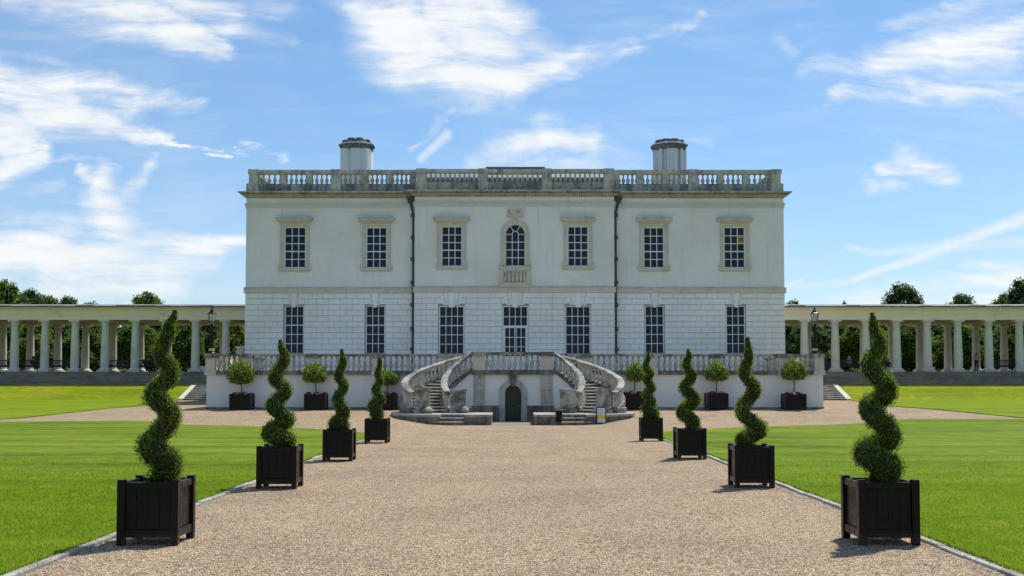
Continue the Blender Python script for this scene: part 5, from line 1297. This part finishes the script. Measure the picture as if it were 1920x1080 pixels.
def bag(root, k):
    m = MB(); m.lathe([(.09, 0), (.12, .05), (.11, .22), (.03, .34)], .27*k, .12, .52*k, 10, sx=1, sy=.5); b = m.build('carrier_bag', M['petalwhite'], None, smooth='all'); b.parent = root
    b.parent = None; b.location = root.location; tag(b, 'white carrier bag held by the person in denim shorts', 'bag')
zst = .99+(ZFL-.99)*3/7
person(X(1666, 690, 87.2), 87.25, zst, 0, 'walk', (blk, 'short'), (denim, 'short'), (bh, 1), skin_d, 'person in denim shorts and a blue headscarf climbing the right colonnade steps', 1.58, bag)
person(X(1831, 690, 90.8), 90.8, ZFL, R(160), 'stand', (pink, 'long'), (blk, 'long'), (dh, 1), skin_d, 'person in a dusty pink top and black trousers standing under the right colonnade', 1.52)
# ------------------------------------------------------------ trees behind
def tree_proto(seed, mat, R0=4.2, H0=11.0, low=.08, n_cl=26, per=330, flat=.9):
    r = random.Random(seed); rg = np.random.default_rng(seed)
    root = bpy.data.objects.new('proto', None)
    mb = MB(); th = H0*.45
    mb.tube([(0, 0, -1.2), (.05, 0, .5), (.1, .05, th*.6), (0, 0, th), (.1, 0, H0*.72)], [.42, .34, .27, .2, .08], 8)
    cl = []
    for i in range(n_cl):
        u = (i+.5)/n_cl; z = H0*(low + (.92-low)*u); w = R0*(math.sin(math.pi*min(1, .16+.80*u**.9)))**.6
        a = i*2.4 + r.uniform(-.4, .4); rad = w*r.uniform(.35, .80); cr = R0*r.uniform(.28, .46)*(1-.35*max(0, u-.7)/.3)
        cl.append((rad*math.cos(a), rad*math.sin(a), z, cr))
    cl.append((0, 0, H0*.86, R0*.36)); cl.append((r.uniform(-.4, .4), 0, H0*.5, R0*.6))
    for k in range(0, len(cl), 3):
        c = cl[k]; mb.tube([(0, 0, min(c[2]*.7, th)), (c[0]*.5, c[1]*.5, c[2]*.85), (c[0]*.9, c[1]*.9, c[2])], [.13, .08, .03], 5)
    trunk = mb.build('trunk', M['bark'])
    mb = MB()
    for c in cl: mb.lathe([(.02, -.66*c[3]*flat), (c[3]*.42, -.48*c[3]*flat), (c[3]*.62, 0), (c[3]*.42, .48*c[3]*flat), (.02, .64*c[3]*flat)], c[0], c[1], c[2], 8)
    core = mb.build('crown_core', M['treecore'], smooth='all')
    Cs, Ts, Bs = [], [], []
    for c in cl:
        n = int(per*(c[3]/1.5)**2); N = unit(rg.normal(0, 1, (n, 3))); sub = unit(rg.normal(0, 1, (9, 3)))
        bumpy = 1 + .16*np.clip((N @ sub.T).max(1) - .72, 0, 1)*3.3
        rad = c[3]*rg.uniform(.62, .98, n)*bumpy; Q = N*rad[:, None]*np.array([1, 1, flat]) + np.array(c[:3])
        T = unit(rg.normal(0, 1, (n, 3)) + N*.5); B = unit(np.cross(T, rg.normal(0, 1, (n, 3)))); s = rg.uniform(.10, .20, (n, 1)); Cs.append(Q); Ts.append(T*s); Bs.append(B*s*.72)
    crown = quads('crown', np.concatenate(Cs), np.concatenate(Ts), np.concatenate(Bs), mat)
    return [trunk, core, crown]
TP = [tree_proto(11, M['leafmid']), tree_proto(12, M['leafdark'], 4.4, 11.5), tree_proto(13, M['leaflight'], 3.8, 10.0), tree_proto(14, M['leafdark'], 4.0, 12.0, .12, 30), tree_proto(15, M['leafmid'], 4.6, 10.5, .06, 28, 320, .8)]
used = set()
kinds = {0: 'mid green leafy', 1: 'dark dense', 2: 'pale yellow green', 3: 'tall dark', 4: 'broad mid green'}
def tree(px, Y, topy, pi, wide, label):
    x = X(px, 600, Y); z = hf(x, Y); p = TP[pi]; H0 = {0: 11, 1: 11.5, 2: 10, 3: 12, 4: 10.5}[pi]*.97
    H = Z(topy, Y)-z; k = H/H0
    r = empty('leafy_tree', (x, Y, z), label, 'tree', 'trees in the park behind the colonnades', random.uniform(0, 6.28))
    r.scale = (k*wide, k*wide, k)
    for o in p:
        if pi not in used: o.parent = r
        else: dup(o, r)
    used.add(pi)
# a first row closes the view between the columns, a second row rises over the roofs
rowL = [(-40,112,598,1),(22,116,600,0),(66,110,604,2),(118,117,598,1),(165,112,604,0),(205,118,598,3),(250,111,606,4),(300,116,600,1),(345,112,604,0),(392,117,600,1),(440,110,605,2),(475,118,596,0)]
nm = ['beyond the far left end of the left colonnade', 'seen between the first left columns', 'low and bright between the second and third left columns', 'seen right of the third left column', 'seen beside the fourth left column', 'seen just left of the fifth left column', 'spreading behind the left bench with light behind it', 'seen over the crowded bench', 'directly behind the nearest left spiral conifer', 'behind the left lamp post', 'yellowish beside the left corner of the house', 'half hidden by the left side of the house']
for (px, Y, ty, pi), n in zip(rowL, nm): tree(px, Y, ty, pi, 1.35 if ty > 590 else 1.1, '%s tree %s' % (kinds[pi], n))
rowR = [(1470,114,600,1),(1520,110,602,3),(1568,117,598,1),(1612,111,605,4),(1660,116,598,1),(1708,111,604,0),(1755,117,600,3),(1800,111,606,4),(1848,116,600,1),(1895,111,603,4),(1950,116,598,3)]
nm = ['half hidden by the right side of the house', 'behind the right lamp post', 'seen over the dark grey box', 'seen over the bench with the pale shirted person', 'directly behind the nearest right spiral conifer', 'greener, right of the person in the blue headscarf', 'seen between the middle right columns', 'low and spreading left of the person in pink', 'directly behind the person in pink', 'behind the right hand bench', 'beyond the right edge of the colonnade']
for (px, Y, ty, pi), n in zip(rowR, nm): tree(px, Y, ty, pi, 1.35, '%s tree %s' % (kinds[pi], n))
over = [(5,132,526,0,1.0,'tallest at the left edge, rising over the left colonnade roof'),(52,136,543,3,1.0,'dark round top beside the tallest left tree over the colonnade roof'),(95,140,558,4,1.0,'low green top over the left colonnade roof'),(128,138,556,1,.8,'brownish top at the right of the left group over the colonnade roof'),(166,145,567,2,.8,'just peeping over the left colonnade roof'),(274,133,549,0,1.0,'rounded top alone over the left colonnade roof'),
        (1484,138,563,3,.7,'small dark top beside the right corner of the house'),(1583,142,566,1,.35,'tiny twig like top over the right colonnade roof'),(1697,130,531,3,.95,'large dark top alone over the right colonnade roof'),(1805,134,551,1,.9,'dark low top over the right colonnade roof'),(1885,136,551,2,.7,'bright top peeping beside the tall tree at the right edge'),(1925,131,523,3,.9,'tall dark top at the right edge over the colonnade roof')]
for (px, Y, ty, pi, wd, n) in over: tree(px, Y, ty, pi, wd, '%s tree, %s' % (kinds[pi], n))
# a far belt of woodland closing the park
def woodland():
    n = 26000; a = rng.uniform(-150, 150, n); y = rng.uniform(165, 185, n); h = 6 + 2.0*np.sin(a*.11) + 1.5*np.sin(a*.31+2) ; z = 2.5 + rng.random(n)**.8*h*.95
    C = np.stack([a, y, z], 1); T = unit(rng.normal(0, 1, (n, 3)))*.45; B = unit(np.cross(T, rng.normal(0, 1, (n, 3))))*.34
    o = quads('woodland', C, T, B, M['leafmid']); tag(o, 'dense far belt of woodland behind the park trees', 'woodland', kind='stuff')
    mb = MB(); pts = [(-150+300*i/60) for i in range(61)]
    for i in range(60):
        x0, x1 = pts[i], pts[i+1]; h0 = (6+2*math.sin(x0*.11)+1.5*math.sin(x0*.31+2))*.72; h1 = (6+2*math.sin(x1*.11)+1.5*math.sin(x1*.31+2))*.72
        mb.add([(x0,170,2),(x1,170,2),(x1,172,2.5+h1),(x0,172,2.5+h0),(x0,184,2),(x1,184,2)], [(0,1,2,3),(3,2,5,4)])
    c = mb.build('woodland_core', M['treecore']); c.parent = o
woodland()
print('objects', len(bpy.data.objects))
